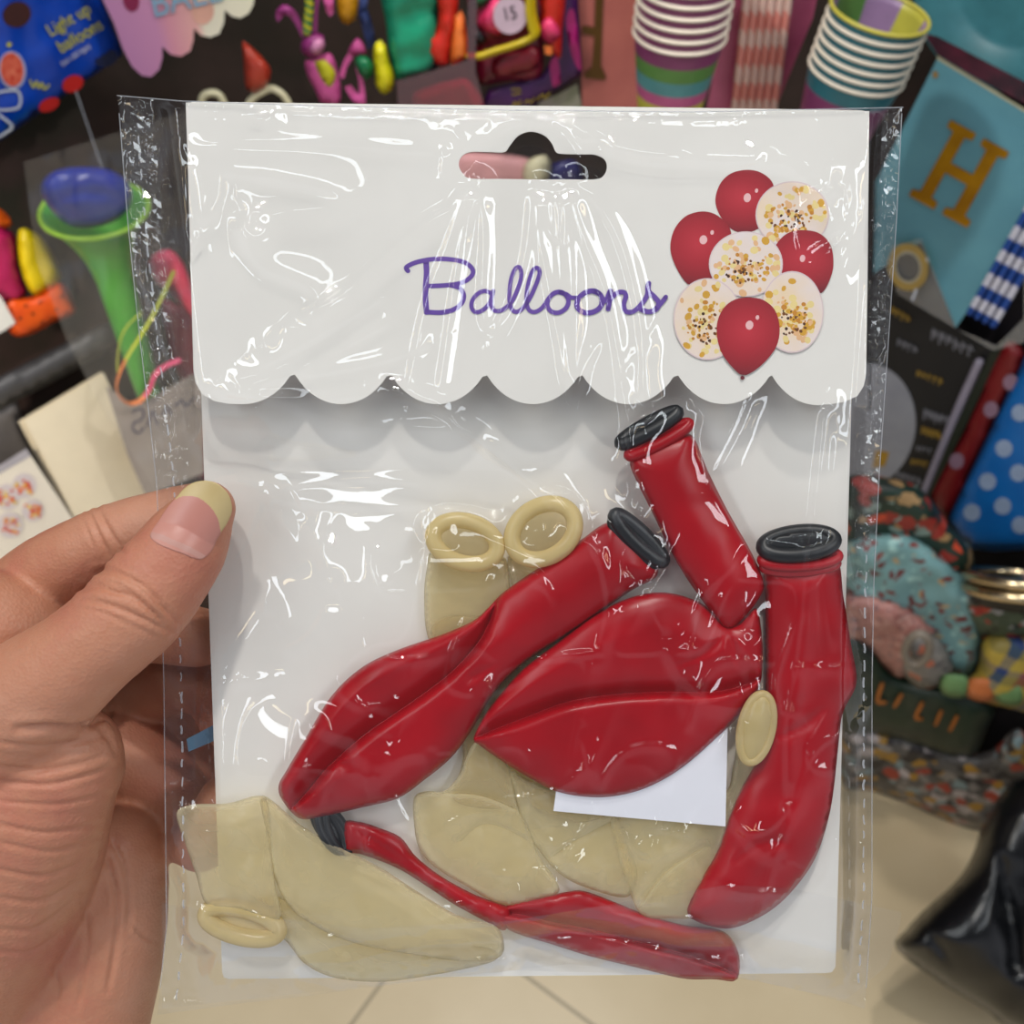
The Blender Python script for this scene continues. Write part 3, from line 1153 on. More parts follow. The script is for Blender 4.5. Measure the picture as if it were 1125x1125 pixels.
# puckered heat-sealed strips at both sides
for sgn in (0, 1):
    y1_ = 360 if sgn == 0 else 600
    nu_, nv_ = (7, 46) if sgn == 0 else (5, 110)
    u, v = np.meshgrid(np.linspace(0, 1, nu_), np.linspace(0, 1, nv_))
    ju = nrng.uniform(-.36, .36, u.shape) / (nu_ - 1) * ((u > .01) & (u < .99))
    jv = nrng.uniform(-.36, .36, v.shape) / (nv_ - 1)
    u, v = u + ju, np.clip(v + jv, 0, 1)
    yv = (112 if sgn == 0 else 124) + v * (y1_ - 112)
    xv = XL(yv) + 2 + 36 * u if sgn == 0 else XRt(yv) - 21 + 20 * u
    xr_, yr_ = xv.ravel(), yv.ravel()
    fade = 1 - .7 * ss(v.ravel(), .72, 1)
    flat_ = np.minimum(np.maximum(film_height(xr_, yr_), .4), 1.2)
    W = P(np.stack([xr_, yr_], 1), flat_ + .5 + nrng.uniform(-.42, .42, len(xr_)) * fade)
    gf = grid_faces(nu_, nv_)
    tf = np.concatenate([gf[:, [0, 1, 2]], gf[:, [0, 2, 3]]])
    tag(mesh('sealed_strip', W, tf, M_SEAM, bag, smooth=False), 'puckered sealed film edge')
# folded-over strip of film along the bottom
nx = 200
u, v = np.meshgrid(np.linspace(0, 1, nx), np.linspace(0, 1, 26))
x0 = 178 + (990 - 178) * u
top = np.interp(x0, [178, 225, 400, 560, 800, 870, 990], [992, 1000, 1020, 1012, 972, 976, 1002])
bot = np.interp(x0, [178, 400, 560, 800, 930, 976, 990], [1108, 1084, 1066, 1072, 1098, 1060, 1010])
yv = top * (1 - v) + bot * v
W = P(np.stack([x0.ravel(), yv.ravel()], 1), np.maximum(film_height(x0.ravel(), yv.ravel()) + .5, .6) + .25 * np.abs(vnoise(x0.ravel() / 14, yv.ravel() / 14)))
mesh('bottom_hem', W, grid_faces(nx, 26), M_SEAM, bag)
# ================================================================== THE HAND
def skin_mat():
    nt = NT('skin')
    b = nt.n('ShaderNodeBsdfPrincipled', Roughness=.48)
    b.inputs['Specular IOR Level'].default_value = .4
    b.inputs['Subsurface Weight'].default_value = .12
    b.inputs['Subsurface Radius'].default_value = (1.0, .35, .2)
    b.inputs['Subsurface Scale'].default_value = .004
    tc = nt.n('ShaderNodeTexCoord')
    nz = nt.n('ShaderNodeTexNoise', Scale=38.0, Detail=5.0, Roughness=.6)
    nt.l(tc.outputs['Object'], nz.inputs['Vector'])
    c = ramp(nt, nz.outputs['Fac'], [(.32, (196, 141, 115)), (.5, (190, 130, 102)), (.68, (184, 115, 94))])
    nt.l(c, b.inputs['Base Color'])
    n2 = nt.n('ShaderNodeTexVoronoi', Scale=1300.0)
    nt.l(tc.outputs['Object'], n2.inputs['Vector'])
    n3 = nt.n('ShaderNodeTexNoise', Scale=420.0, Detail=4.0)
    nt.l(tc.outputs['Object'], n3.inputs['Vector'])
    ad = nt.n('ShaderNodeMath', operation='ADD')
    nt.l(n2.outputs['Distance'], ad.inputs[0])
    nt.l(n3.outputs['Fac'], ad.inputs[1])
    bp = nt.n('ShaderNodeBump', Strength=.24, Distance=.0004)
    nt.l(ad.outputs[0], bp.inputs['Height'])
    nt.l(bp.outputs['Normal'], b.inputs['Normal'])
    return nt.end(b.outputs[0])


M_SKIN = skin_mat()


def limb(chain, seg=26, step=14):
    """chain of (px, py, height mm, radius px) -> closed tapering tube"""
    c = np.array(chain, float)
    # smooth
    out = []
    n = len(c)
    for i in range(n - 1):
        a, b, cc, d = c[max(i - 1, 0)], c[i], c[i + 1], c[min(i + 2, n - 1)]
        m = max(2, int(np.linalg.norm((cc - b)[:2]) / step))
        for t in np.arange(m) / m:
            out.append(.5 * (2 * b + (cc - a) * t + (2 * a - 5 * b + 4 * cc - d) * t * t + (3 * b - a - 3 * cc + d) * t ** 3))
    out.append(c[-1])
    c = np.array(out)
    W = np.concatenate([P(q[None, :2], q[2]) for q in c])
    dep = (W - CAM) @ FW
    return tube_geo(W, c[:, 3] * dep / FPX, seg=seg)


HAND = [
    # thumb
    [(226, 560, 9.2, 33), (212, 584, 10.2, 44), (190, 618, 11.8, 50), (150, 668, 14.0, 55), (108, 706, 14.5, 55), (60, 745, 13, 62), (5, 790, 8, 76), (-60, 850, -2, 92)],
    # ball of the thumb
    [(62, 842, 4, 72), (40, 880, 2, 84), (10, 950, -4, 95), (-40, 1050, -12, 105), (-80, 1160, -18, 115)],
    [(78, 828, 6, 55), (60, 845, 4, 66), (30, 860, 0, 70)],
    # index finger behind the packet
    [(232, 560, -9.5, 33), (190, 572, -11, 37), (130, 592, -13, 40), (70, 622, -17, 44), (22, 660, -24, 48), (-30, 740, -32, 56), (-70, 850, -30, 60)],
    # flesh of the middle finger pressing forward at the photo edge
    [(-80, 700, -8, 74), (-20, 688, -8, 66), (22, 696, -10, 54), (60, 716, -14, 40)],
    # middle finger
    [(220, 700, -13, 33), (150, 690, -18, 38), (70, 680, -26, 43), (-10, 690, -34, 46), (-60, 760, -38, 52), (-90, 880, -34, 58)],
    # ring finger
    [(250, 790, -16, 32), (235, 760, -24, 34), (190, 745, -34, 37), (140, 775, -44, 42), (60, 860, -40, 50), (-30, 960, -34, 60)],
    # finger closing behind the card
    [(120, 720, -46, 46), (180, 760, -50, 50), (230, 830, -50, 50), (262, 900, -46, 46)],
    # little finger curling up behind the card
    [(250, 880, -15, 32), (222, 925, -22, 33), (205, 900, -30, 38), (165, 850, -33, 44), (120, 830, -34, 52), (60, 900, -32, 62), (0, 1000, -28, 80)],
    # heel of the palm
    [(128, 935, -20, 52), (124, 980, -21, 60), (104, 1050, -22, 74), (70, 1140, -24, 88), (30, 1230, -26, 100)],
    [(30, 960, -16, 70), (20, 1060, -20, 90), (-20, 1180, -24, 110)],
]
V, F = merge(*[limb(c) for c in HAND])
me = bpy.data.meshes.new('raw')
me.from_pydata(V.tolist(), [], F)
tmp = bpy.data.objects.new('raw', me)
COL.objects.link(tmp)
rm = tmp.modifiers.new('r', 'REMESH')
rm.mode = 'VOXEL'
rm.voxel_size = .00062
sm = tmp.modifiers.new('s', 'SMOOTH')
sm.factor = .5
sm.iterations = 26
dg = bpy.context.evaluated_depsgraph_get()
ev = tmp.evaluated_get(dg)
hm = ev.to_mesh()
HV = np.empty(len(hm.vertices) * 3)
hm.vertices.foreach_get('co', HV)
HV = HV.reshape(-1, 3)
HN = np.empty(len(hm.vertices) * 3)
hm.vertices.foreach_get('normal', HN)
HN = HN.reshape(-1, 3)
nq = len(hm.polygons)
HF = np.empty(nq * 4, np.int32)
tot = np.empty(nq, np.int32)
hm.polygons.foreach_get('loop_total', tot)
allq = bool((tot == 4).all())
HFL = [list(p.vertices) for p in hm.polygons]
ev.to_mesh_clear()
bpy.data.objects.remove(tmp)
bpy.data.meshes.remove(me)

# skin creases: (points, half width px, depth mm)
CREASE = [
    ([(92, 648), (106, 644), (125, 650), (147, 657), (172, 676), (186, 690)], 2.6, .55),
    ([(107, 628), (120, 626), (140, 634), (160, 646), (180, 668), (192, 682)], 2.4, .45),
    ([(100, 638), (120, 640), (140, 648), (160, 664)], 1.8, .25),
    ([(88, 660), (110, 662), (140, 672), (172, 686), (190, 697)], 2.2, .40),
    ([(80, 668), (110, 672), (150, 690), (178, 702)], 2.0, .18),
    ([(122, 618), (145, 626), (170, 645)], 2.0, .15),
    # crease under the thumb base
    ([(20, 800), (55, 799), (80, 800), (100, 794), (118, 785)], 3.5, 1.0),
    ([(100, 795), (108, 800), (120, 812), (128, 830)], 3, .4),
    ([(-5, 842), (40, 846), (90, 838), (122, 825)], 2.6, .35),
    ([(-5, 858), (50, 862), (95, 852), (128, 840)], 2.6, .35),
    ([(-5, 815), (40, 820), (85, 815), (118, 808)], 2.4, .3),
    ([(-5, 905), (50, 915), (110, 905)], 2.6, .3),
    ([(-5, 925), (60, 935), (118, 915)], 2.4, .25),
    ([(-5, 955), (50, 962), (100, 942)], 2.4, .3),
    ([(-5, 985), (45, 990), (90, 965)], 2.6, .28),
    ([(-5, 1020), (40, 1020), (80, 990)], 2.6, .28),
    ([(-5, 1045), (35, 1045), (65, 1025)], 2.4, .25),
    ([(-5, 880), (60, 884), (118, 872)], 2.4, .25),
    # heel of the palm
    ([(113, 935), (122, 960), (128, 990), (126, 1040), (118, 1090)], 2.6, .45),
    ([(120, 920), (135, 948), (142, 985), (140, 1020)], 2.4, .35),
    ([(90, 990), (96, 1020), (92, 1070), (84, 1110)], 2.4, .35),
    ([(145, 1015), (160, 1030), (176, 1035)], 2, .3),
    ([(60, 1060), (64, 1090), (58, 1120)], 2.4, .3),
    # finger joints
    ([(97, 560), (103, 575), (112, 595), (120, 612)], 2.6, .5),
    ([(106, 556), (115, 575), (125, 592), (136, 606)], 2.6, .5),
    ([(90, 565), (97, 585), (106, 605)], 2.0, .25),
]
hp = to_px(HV)
facing = (HN @ -FW)
for pl, w, dep in CREASE:
    c = cr(pl, False, 4)
    m = (hp[:, 0] > c[:, 0].min() - 4 * w) & (hp[:, 0] < c[:, 0].max() + 4 * w) & (hp[:, 1] > c[:, 1].min() - 4 * w) & (hp[:, 1] < c[:, 1].max() + 4 * w) & (facing > .05)
    if not m.any():
        continue
    q = hp[m]
    d, _ = seg_dist(q, c)
    e = np.minimum(np.hypot(*(q - c[0]).T), np.hypot(*(q - c[-1]).T))
    dep *= 1.5
    k = -dep * np.exp(-(d / w) ** 2) * (.25 + .75 * ss(e, 0, 18)) + .22 * dep * np.exp(-((d - 2.6 * w) / (1.5 * w)) ** 2)
    HV[m] += HN[m] * (k * 1e-3)[:, None]
# fine sag of the palm skin
nz = .22 * vnoise(hp[:, 0] / 34, hp[:, 1] / 26) + .1 * vnoise(hp[:, 0] / 14, hp[:, 1] / 9)
HV += HN * (nz * 1e-3)[:, None]

hand = thing('hand', "person's left hand pinching the packet at its left edge, thumb in front, fingers behind", 'hand', HV[HV[:, 2].argmin()])
skin = mesh('skin', HV, HFL, M_SKIN, hand)
# thumb nail
bvh = BVHTree.FromPolygons(HV.tolist(), HFL)
NB = cr([(165, 588), (173, 597), (186, 603), (200, 608), (212, 613), (222, 614), (232, 606), (241, 588), (250, 574), (255, 560), (252, 545), (245, 536), (236, 530), (225, 528), (213, 530), (203, 536), (194, 546), (185, 556), (175, 571)], True, 1.5)
c0 = np.array((208, 574.0))
ax = np.array((.55, -.835))
lt = np.array((.835, .55))


def nail_h(V):
    q = (V - c0) @ lt
    s = (V - c0) @ ax
    R = 47.0
    return 11.2 - 1.9 * ss(s, -45, 60) + .196 * (np.sqrt(np.maximum(R * R - (q * .93) ** 2, 0)) * .92) - .196 * 0


M_NAIL = mat('nail_pink', (190, 128, 116), .34, .5, c2=(198, 140, 126), nscale=120)
M_NAILT = mat('nail_tip', (198, 176, 126), .36, .5, c2=(188, 164, 112), nscale=120)
M_LUN = mat('nail_lunula', (204, 152, 140), .38, .5)


def front_h(V):
    """skin height (mm) under each pixel"""
    out = np.full(len(V), -99.0)
    r, _ = rays(V)
    n0 = np.array(P([(562, 562)], 0)[0])
    for i in range(len(V)):
        h = bvh.ray_cast(Vector(CAM), Vector(r[i]).normalized())
        if h[0] is not None:
            # invert P: solve for the height on this ray
            z = (np.array(h[0]) - CAM) @ FW
            ry = -(V[i][1] - 562.5) / FPX
            out[i] = (P.D0 - z * (1 + P.K * ry)) / P.S * 1e3
    return out


NV2, NF, nbe = tri2d(NB, 1.4)
sh = front_h(NV2)
an = nail_h(NV2)
ok = sh > 5
inn = ok & (seg_dist(NV2, NB, True)[0] > 6) & (((NV2 - c0) @ ax) < 18)
off = np.median((sh - an)[inn]) if inn.any() else 0
hh = an + off + .35
hh = np.where(ok & (((NV2 - c0) @ ax) < 22), np.maximum(hh, sh + .12), hh)
arc = cr([(180, 562), (190, 550), (203, 545), (218, 547), (232, 558), (240, 572), (243, 588)], False, 3)
lun = cr([(165, 588), (176, 590), (192, 597), (208, 604), (222, 612)], False, 3)
n = len(NV2)
TOP, BOT = P(NV2, hh), P(NV2, hh - .6)
FF = NF + [[i + n for i in f[::-1]] for f in NF]
for a, b in nbe:
    FF.append([b, a, a + n, b + n])
mi = []
for f in FF:
    ce = np.array([NV2[i % n] for i in f]).mean(0)[None]
    dd, sd = seg_dist(ce, arc)
    if sd[0] < 0:
        mi.append(1)
    elif seg_dist(ce, lun)[0][0] < 3.2:
        mi.append(2)
    else:
        mi.append(0)
nail = mesh('thumb_nail', np.concatenate([TOP, BOT]), FF, [M_NAIL, M_NAILT, M_LUN], hand, midx=mi)
tag(nail, 'pink thumb nail with a long yellowish free edge')
# ================================================================== THE SHOP BEHIND
def pil(name, outline, mp, h0, H, R, m, parent=None, **kw):
    kw.setdefault('spacing', 7)
    return pillow(name, cr(outline, True, 7), mp, h0, H, R, m, parent, **kw)


def single(o, label, cat, group=None):
    return tag(o, label, cat, group)


def box(name, lo, hi, m, kind=None, parent=None):
    x0, y0, z0 = lo
    x1, y1, z1 = hi
    V = [(x, y, z) for x in (x0, x1) for y in (y0, y1) for z in (z0, z1)]
    F = [[0, 1, 3, 2], [4, 6, 7, 5], [0, 4, 5, 1], [2, 3, 7, 6], [0, 2, 6, 4], [1, 5, 7, 3]]
    o = mesh(name, V, F, m, parent, smooth=False)
    if kind:
        o['kind'] = kind
    return o


def panel(name, a, b, z0, z1, th, m):
    """upright slab from a to b (xy), thickness away from the viewer"""
    a, b = np.array(a, float), np.array(b, float)
    d = (b - a) / np.linalg.norm(b - a)
    nrm = np.array([-d[1], d[0]])
    if nrm[1] < 0:
        nrm = -nrm
    V = []
    for z in (z0, z1):
        for p in (a, b, b + nrm * th, a + nrm * th):
            V.append((p[0], p[1], z))
    F = [[0, 1, 5, 4], [1, 2, 6, 5], [2, 3, 7, 6], [3, 0, 4, 7], [4, 5, 6, 7], [3, 2, 1, 0]]
    o = mesh(name, V, F, m, smooth=False)
    o['kind'] = 'structure'
    return o


# ---- floor with tile joints
nt = NT('floor_tiles')
b = nt.n('ShaderNodeBsdfPrincipled', Roughness=.35)
tc = nt.n('ShaderNodeTexCoord')
mpn = nt.n('ShaderNodeMapping')
mpn.inputs['Rotation'].default_value = (0, 0, math.radians(-55))
nt.l(tc.outputs['Object'], mpn.inputs['Vector'])
sx = nt.n('ShaderNodeSeparateXYZ')
nt.l(mpn.outputs[0], sx.inputs[0])


def joint(sock, offs):
    a = nt.n('ShaderNodeMath', operation='ADD')
    a.inputs[1].default_value = offs
    nt.l(sock, a.inputs[0])
    w = nt.n('ShaderNodeMath', operation='PINGPONG')
    w.inputs[1].default_value = .4
    nt.l(a.outputs[0], w.inputs[0])
    c = nt.n('ShaderNodeMath', operation='LESS_THAN')
    c.inputs[1].default_value = .0028
    nt.l(w.outputs[0], c.inputs[0])
    return c.outputs[0]


_c, _s = math.cos(math.radians(-55)), math.sin(math.radians(-55))
OX, OY = -.11, .51
FO = np.array([0.0, -.15])  # object origin of the floor slab in world xy
rx_, ry_ = (OX - FO[0]) * _c - (OY - FO[1]) * _s, (OX - FO[0]) * _s + (OY - FO[1]) * _c
j = nt.n('ShaderNodeMath', operation='MAXIMUM')
nt.l(joint(sx.outputs[0], -rx_ + 8.0), j.inputs[0])
nt.l(joint(sx.outputs[1], -ry_ + 8.0), j.inputs[1])
nz = nt.n('ShaderNodeTexNoise', Scale=6.0, Detail=6.0)
nt.l(tc.outputs['Object'], nz.inputs['Vector'])
base = ramp(nt, nz.outputs['Fac'], [(.3, (226, 206, 170)), (.7, (214, 193, 155))])
mx = nt.n('ShaderNodeMix', data_type='RGBA')
nt.l(j.outputs[0], mx.inputs[0])
nt.l(base, mx.inputs[6])
mx.inputs[7].default_value = lin((168, 150, 120))
nt.l(mx.outputs[2], b.inputs['Base Color'])
M_FLOOR = nt.end(b.outputs[0])
box('floor', (-1.6, -1.5, -.05), (1.6, 1.2, 0), M_FLOOR, 'structure')
M_WALL = mat('dark_backing_board', (64, 50, 46), .7, .2, c2=(46, 40, 34), nscale=14)
panel('wall_back', (-.42, .945), (.46, .945), 0, 2.0, .03, M_WALL)
panel('wall_left', (-1.25, .065), (-.405, .91), 0, 1.5, .03, mat('left_backing_board', (58, 44, 42), .7, .2, c2=(40, 38, 32), nscale=16))
panel('wall_right', (.445, .91), (1.25, .105), 0, 1.5, .03, mat('right_backing_board', (34, 30, 34), .7, .2, c2=(24, 22, 24), nscale=16))


def m(name, c, rough=.4, **k):
    return mat(name, c, rough, **k)


# ---- blue foil pack, top left
t = thing('balloon_pack', 'blue foil pack with yellow Light up balloons lettering in the top left corner', 'balloon pack', LEFT([(60, 120)], 20)[0])
pillow('pouch', poly([(-18, -34), (98, -34), (112, 0), (134, 54), (133, 62), (62, 111), (0, 155), (-18, 166)], 7), LEFT, 18, 9, 34, m('blue_foil', (4, 66, 178), .28, c2=(2, 50, 150), nscale=24), t, spacing=7, noise=3, nsc=30)
my = m('yellow_ink', (196, 190, 30), .4)
W, F = merge(text_geo('Light up', LEFT, 75.5, 22, 20, -30.5, 28.5, .6, bold=.012, sx=.82), text_geo('balloons', LEFT, 88, 39.5, 20, -30.5, 28.5, .6, bold=.012, sx=.82))
mesh('lettering', W, F, my, t, smooth=False)
W, F = text_geo('(incl. LED-light)', LEFT, 83, 60.5, 7.5, -33, 28.2, .5, sx=.8)
mesh('small_lettering', W, F, m('white_ink', (215, 215, 225), .4), t, smooth=False)
plate('printed_balloon_edge', ell(13.5, 77, 15, 21, -8), LEFT, 28, .4, m('pale_ink', (170, 180, 215), .4), t, spacing=0)
plate('printed_balloon', ell(13.2, 76.5, 12.8, 18.6, -8), LEFT, 28.5, .4, mat('printed_red_dotted', (196, 50, 34), .4, c2=(226, 120, 90), nscale=160), t)
plate('hang_hole', ell(18.5, 16, 16, 14, -20), LEFT, 27.5, .5, m('dark_red_lining', (58, 16, 12), .6), t)
plate('printed_red_dot', ell(80, 92, 12, 9, -25), LEFT, 26, .4, m('foil_red', (186, 24, 20), .35), t)
plate('printed_red_dot', ell(54, 115, 12, 7, -25), LEFT, 24, .4, m('foil_red', (186, 24, 20), .35), t)
plate('printed_navy_dot', ell(117, 64, 13, 9, -20), LEFT, 25, .4, m('navy_ink', (14, 26, 66), .4), t)
mw = m('silver_outline', (200, 205, 215), .3)
for pl in ([(-6, 102), (19, 100), (20, 118), (-6, 121)], [(-4, 124), (13, 138), (6, 146), (-3, 151)]):
    W, F = stroke_geo(np.array(pl), 2.6, LEFT, 28, .5)
    mesh('letter_outline', W, F, mw, t, smooth=False)
W, F = merge(*[stroke_geo(np.array(p), 1.8, LEFT, 28, .4) for p in ([(33, 88), (37, 96), (40, 89), (43, 97), (46, 91), (49, 98), (54, 93)],)])
mesh('printed_squiggle', W, F, my, t, smooth=False)

plate('printed_star', ell(10, 49, 3, 3, 0, 5), LEFT, 28, .4, my, t)

# ---- pink scalloped header card
t = thing('header_card', 'pink and cream scalloped header card with light blue bubble letters, top left of centre', 'card', WALL([(200, 60)], 30)[0])
nt = NT('pink_print')
b = nt.n('ShaderNodeBsdfPrincipled', Roughness=.4)
tc = nt.n('ShaderNodeTexCoord')
sx = nt.n('ShaderNodeSeparateXYZ')
nt.l(tc.outputs['Generated'], sx.inputs[0])
nt.l(ramp(nt, sx.outputs[0], [(0, (190, 130, 176)), (.3, (205, 140, 180)), (.38, (222, 150, 168)), (.55, (236, 176, 170)), (.6, (240, 232, 210)), (1, (240, 234, 206))], 'LINEAR'), b.inputs['Base Color'])
M_PK = nt.end(b.outputs[0])
plate('panel', poly([(98, -40), (113, 0), (125, 25), (135, 54), (145, 73), (156, 83), (166, 84.5), (175, 76), (178.5, 63), (178, 51), (188, 60), (199, 62), (209, 56), (212.5, 44), (213, 31), (221, 39), (231, 41), (241, 37), (246, 25), (247, 11), (255, 18), (264, 20), (273, 15), (278, 6), (281, -10), (284, -40)], 5), WALL, 30, 1.2, M_PK, t)
W, F = text_geo('BALL', WALL, 204, -3, 44, -14, 31.4, 1.0, bold=.06, sx=.82)
mesh('bubble_outline', W, F, m('slate_ink', (60, 76, 96), .4), t, smooth=False)
W, F = text_geo('BALL', WALL, 204, -3, 44, -14, 32.5, .4, bold=.02, sx=.82)
mesh('bubble_letters', W, F, m('pale_blue_ink', (140, 180, 208), .4), t, smooth=False)
plate('printed_balloon', ell(144, 0, 9, 13, -10), WALL, 31.3, .4, m('berry_ink', (140, 20, 74), .4), t)
plate('printed_patch', ell(223, 13, 12, 14, 10), WALL, 31.3, .4, m('peach_ink', (236, 178, 158), .4), t)

# ---- small loose balloon shapes in the clear bag between
single(pil('balloon', zs([(345, 200), (380, 225), (440, 280), (486, 350), (462, 425), (400, 462), (362, 440), (350, 330)], 190, 0, 4.5), WALL, 25, 9, 9, m('brick_latex', (176, 58, 40), .3)),
       'small brick red balloon lying above the top left edge of the white card', 'balloon')
for pts, lab in (([(140, 512), (150, 475), (190, 458), (230, 470), (254, 512)], 'cream balloon rim peeping over the top card edge, the left one'),
                 ([(376, 512), (400, 480), (450, 450), (490, 438), (540, 465), (572, 512)], 'cream balloon rim peeping over the top card edge, below the brick red balloon')):
    W = WALL(cr(zs(pts, 190, 0, 4.5), False, 3), 22)
    o = tube('balloon', W, .0032, m('ivory_latex', (214, 206, 170), .35))
    single(o, lab, 'balloon')
# pink rabbit shaped balloon figure
MPK, MPD = m('pink_latex', (206, 84, 150), .4), m('plum_latex', (150, 50, 120), .4)
t = thing('rabbit_figure', 'pink flat rabbit figure with long ears and a yellow belly above the card', 'toy figure', WALL([(362, 110)], 22)[0])
Z5 = lambda p: zs(p, 190, 0, 4.5)
pil('body', Z5([(655, 300), (700, 290), (770, 260), (800, 300), (820, 380), (830, 430), (820, 515), (740, 515), (700, 440), (660, 360)]), WALL, 22, 5, 10, MPK, t)
pil('head', Z5([(640, 200), (690, 165), (745, 175), (752, 220), (725, 275), (670, 285), (634, 250)]), WALL, 25, 6, 10, MPD, t)
pil('muzzle', Z5([(690, 200), (740, 190), (752, 220), (725, 272), (690, 265), (668, 240)]), WALL, 30, 3, 6, m('pale_pink_latex', (214, 140, 180), .4), t)
pil('ear', Z5([(640, 190), (600, 110), (555, 70), (520, 110), (508, 60), (545, 22), (600, 50), (650, 150)]), WALL, 24, 3, 5, MPD, t)
pil('ear', Z5([(690, 165), (700, 60), (710, -40), (728, -40), (716, 60), (712, 165)]), WALL, 24, 3, 5, MPD, t)
pil('belly_patch', Z5([(700, 305), (745, 292), (800, 350), (800, 400), (778, 432), (740, 400)]), WALL, 27, 2, 5, my, t)
pil('arm', Z5([(820, 380), (850, 290), (880, 250), (890, 285), (860, 330), (845, 390)]), WALL, 23, 3, 5, MPK, t)
t2 = thing('balloon_figure', 'pink bent figure holding a small green balloon, right of the pink rabbit', 'toy figure', WALL([(400, 110)], 22)[0])
pil('body', Z5([(850, 430), (880, 420), (920, 470), (915, 380), (900, 330), (940, 400), (950, 520), (900, 512)]), WALL, 23, 4, 7, m('pink_latex', (206, 84, 150), .4), t2)
pil('head', Z5([(885, 215), (912, 186), (940, 215), (955, 270), (925, 280), (880, 270), (865, 250)]), WALL, 24, 4, 7, MPK, t2)
pil('green_balloon', Z5([(900, 290), (950, 275), (992, 320), (985, 375), (950, 398), (915, 360)]), WALL, 28, 6, 9, m('deep_green_latex', (10, 110, 66), .3), t2)
o = pil('balloon', Z5([(1000, 215), (1025, 196), (1050, 225), (1068, 300), (1094, 380), (1080, 450), (1045, 468), (1005, 430), (998, 350), (990, 270)]), WALL, 26, 9, 10, m('lemon_latex', (214, 204, 20), .3))
single(o, 'yellow peanut shaped balloon beside the green bag above the card', 'balloon')
o = pil('balloon', Z5([(818, -40), (815, 60), (835, 110), (865, 124), (900, 100), (915, 40), (914, -40)]), WALL, 24, 8, 9, m('ochre_latex', (196, 136, 16), .3))
single(o, 'ochre oval balloon cut by the top edge of the photo', 'balloon')
o = pil('ribbon', Z5([(915, -30), (915, 60), (945, 170), (960, 240), (1000, 235), (985, 120), (960, 40), (962, -30)]), WALL, 10, 2, 4, m('slate_blue_film', (50, 66, 120), .5))
single(o, 'slate blue strip hanging behind the ochre balloon', 'ribbon')
cs = cr(Z5([(672, -30), (674, 40), (668, 100), (664, 155)]), False, 2)
W, F = tube_geo(WALL(cs, 26), .0036, seg=12)
o = mesh('twisted_stick', W, F, [my, m('deep_green_latex', (10, 110, 66), .3)], midx=[int(((sum(f) / len(f)) / 12) / 2.2 + (f[0] % 12) / 8) % 2 for f in F])
single(o, 'yellow and green twisted stick standing above the pink rabbit figure', 'stick')
o = pil('balloon', Z5([(742, -30), (760, 60), (778, 82), (794, 62), (786, -30)]), WALL, 26, 3, 5, m('pink_latex', (206, 84, 150), .4))
single(o, 'pink balloon tip hanging from the top edge near the twisted stick', 'balloon')

# ---- packs of balloons, top centre
Z6 = lambda p: zs(p, 420, 0, 4.5)
o = pil('balloon', Z6([(10, -60), (18, 120), (40, 300), (70, 395), (180, 385), (270, 345), (290, 180), (275, 60), (270, -60)]), WALL, 20, 12, 18, m('teal_latex', (20, 150, 110), .35, c2=(14, 110, 84), nscale=30), noise=6, nsc=16, folds=[(cr(Z6([(150, 0), (200, 70), (240, 60), (250, 0)]), False, 5), 4, 1, 1.4)])
single(o, 'large teal green balloon in a clear bag above the card', 'balloon')
o = pil('balloon', Z6([(275, -60), (280, 80), (262, 150), (218, 200), (225, 270), (270, 322), (330, 318), (345, 230), (372, 100), (366, -60)]), WALL, 26, 9, 14, m('scarlet_latex', (206, 40, 26), .35), noise=4, nsc=12)
single(o, 'scarlet balloon between the teal green and the orange one', 'balloon')
o = pil('balloon', Z6([(358, 80), (390, 50), (410, 120), (425, 240), (400, 300), (345, 322), (338, 250)]), WALL, 30, 5, 8, m('orange_latex', (232, 120, 50), .35), noise=2)
single(o, 'narrow orange balloon right of the scarlet one', 'balloon')
M_PFILM = film('pink_tinted_film', 1.5, .07, .15, (226, 96, 160))
o = plate('plastic_sleeve', poly(Z6([(70, 400), (420, 300), (425, -40), (470, -40), (460, 350), (500, 500), (480, 560), (80, 560)]), 8), WALL, 36, .4, M_PFILM)
single(o, 'pink tinted clear sleeve under the teal green balloon', 'plastic sleeve')
o = pil('balloon', Z6([(150, 470), (250, 420), (330, 400), (420, 390), (500, 500), (470, 560), (200, 560)]), WALL, 22, 8, 12, m('magenta_latex', (178, 30, 100), .35), noise=4, nsc=12)
single(o, 'crumpled magenta balloon at the foot of the pink tinted sleeve', 'balloon')
t = thing('balloon_pack', 'clear pack of pink and red balloons with a round white price badge, top centre', 'balloon pack', WALL([(570, 90)], 24)[0])
pil('dark_lining', Z6([(440, -60), (450, 150), (455, 330), (480, 420), (640, 400), (780, 380), (800, 200), (790, -60)]), WALL, 14, 6, 10, m('wine_film', (120, 16, 44), .35, c2=(80, 10, 34), nscale=40), t, noise=3)
pil('pink_balloon', Z6([(560, -20), (500, 50), (468, 110), (500, 150), (580, 175), (620, 120), (600, 30)]), WALL, 22, 9, 12, m('hot_pink_latex', (222, 60, 110), .35), t, noise=2)
pil('black_balloon', Z6([(450, 110), (480, 150), (520, 190), (500, 215), (452, 218), (446, 160)]), WALL, 22, 5, 7, m('black_latex', (22, 24, 28), .38), t)
pil('green_balloon', Z6([(440, -40), (440, 40), (500, 30), (540, -40)]), WALL, 22, 5, 7, m('deep_green_latex', (10, 110, 66), .3), t)
pil('maroon_balloon', Z6([(540, 310), (600, 270), (700, 240), (770, 230), (785, 320), (700, 365), (560, 385)]), WALL, 21, 6, 10, m('maroon_latex', (120, 20, 36), .35), t, noise=2)
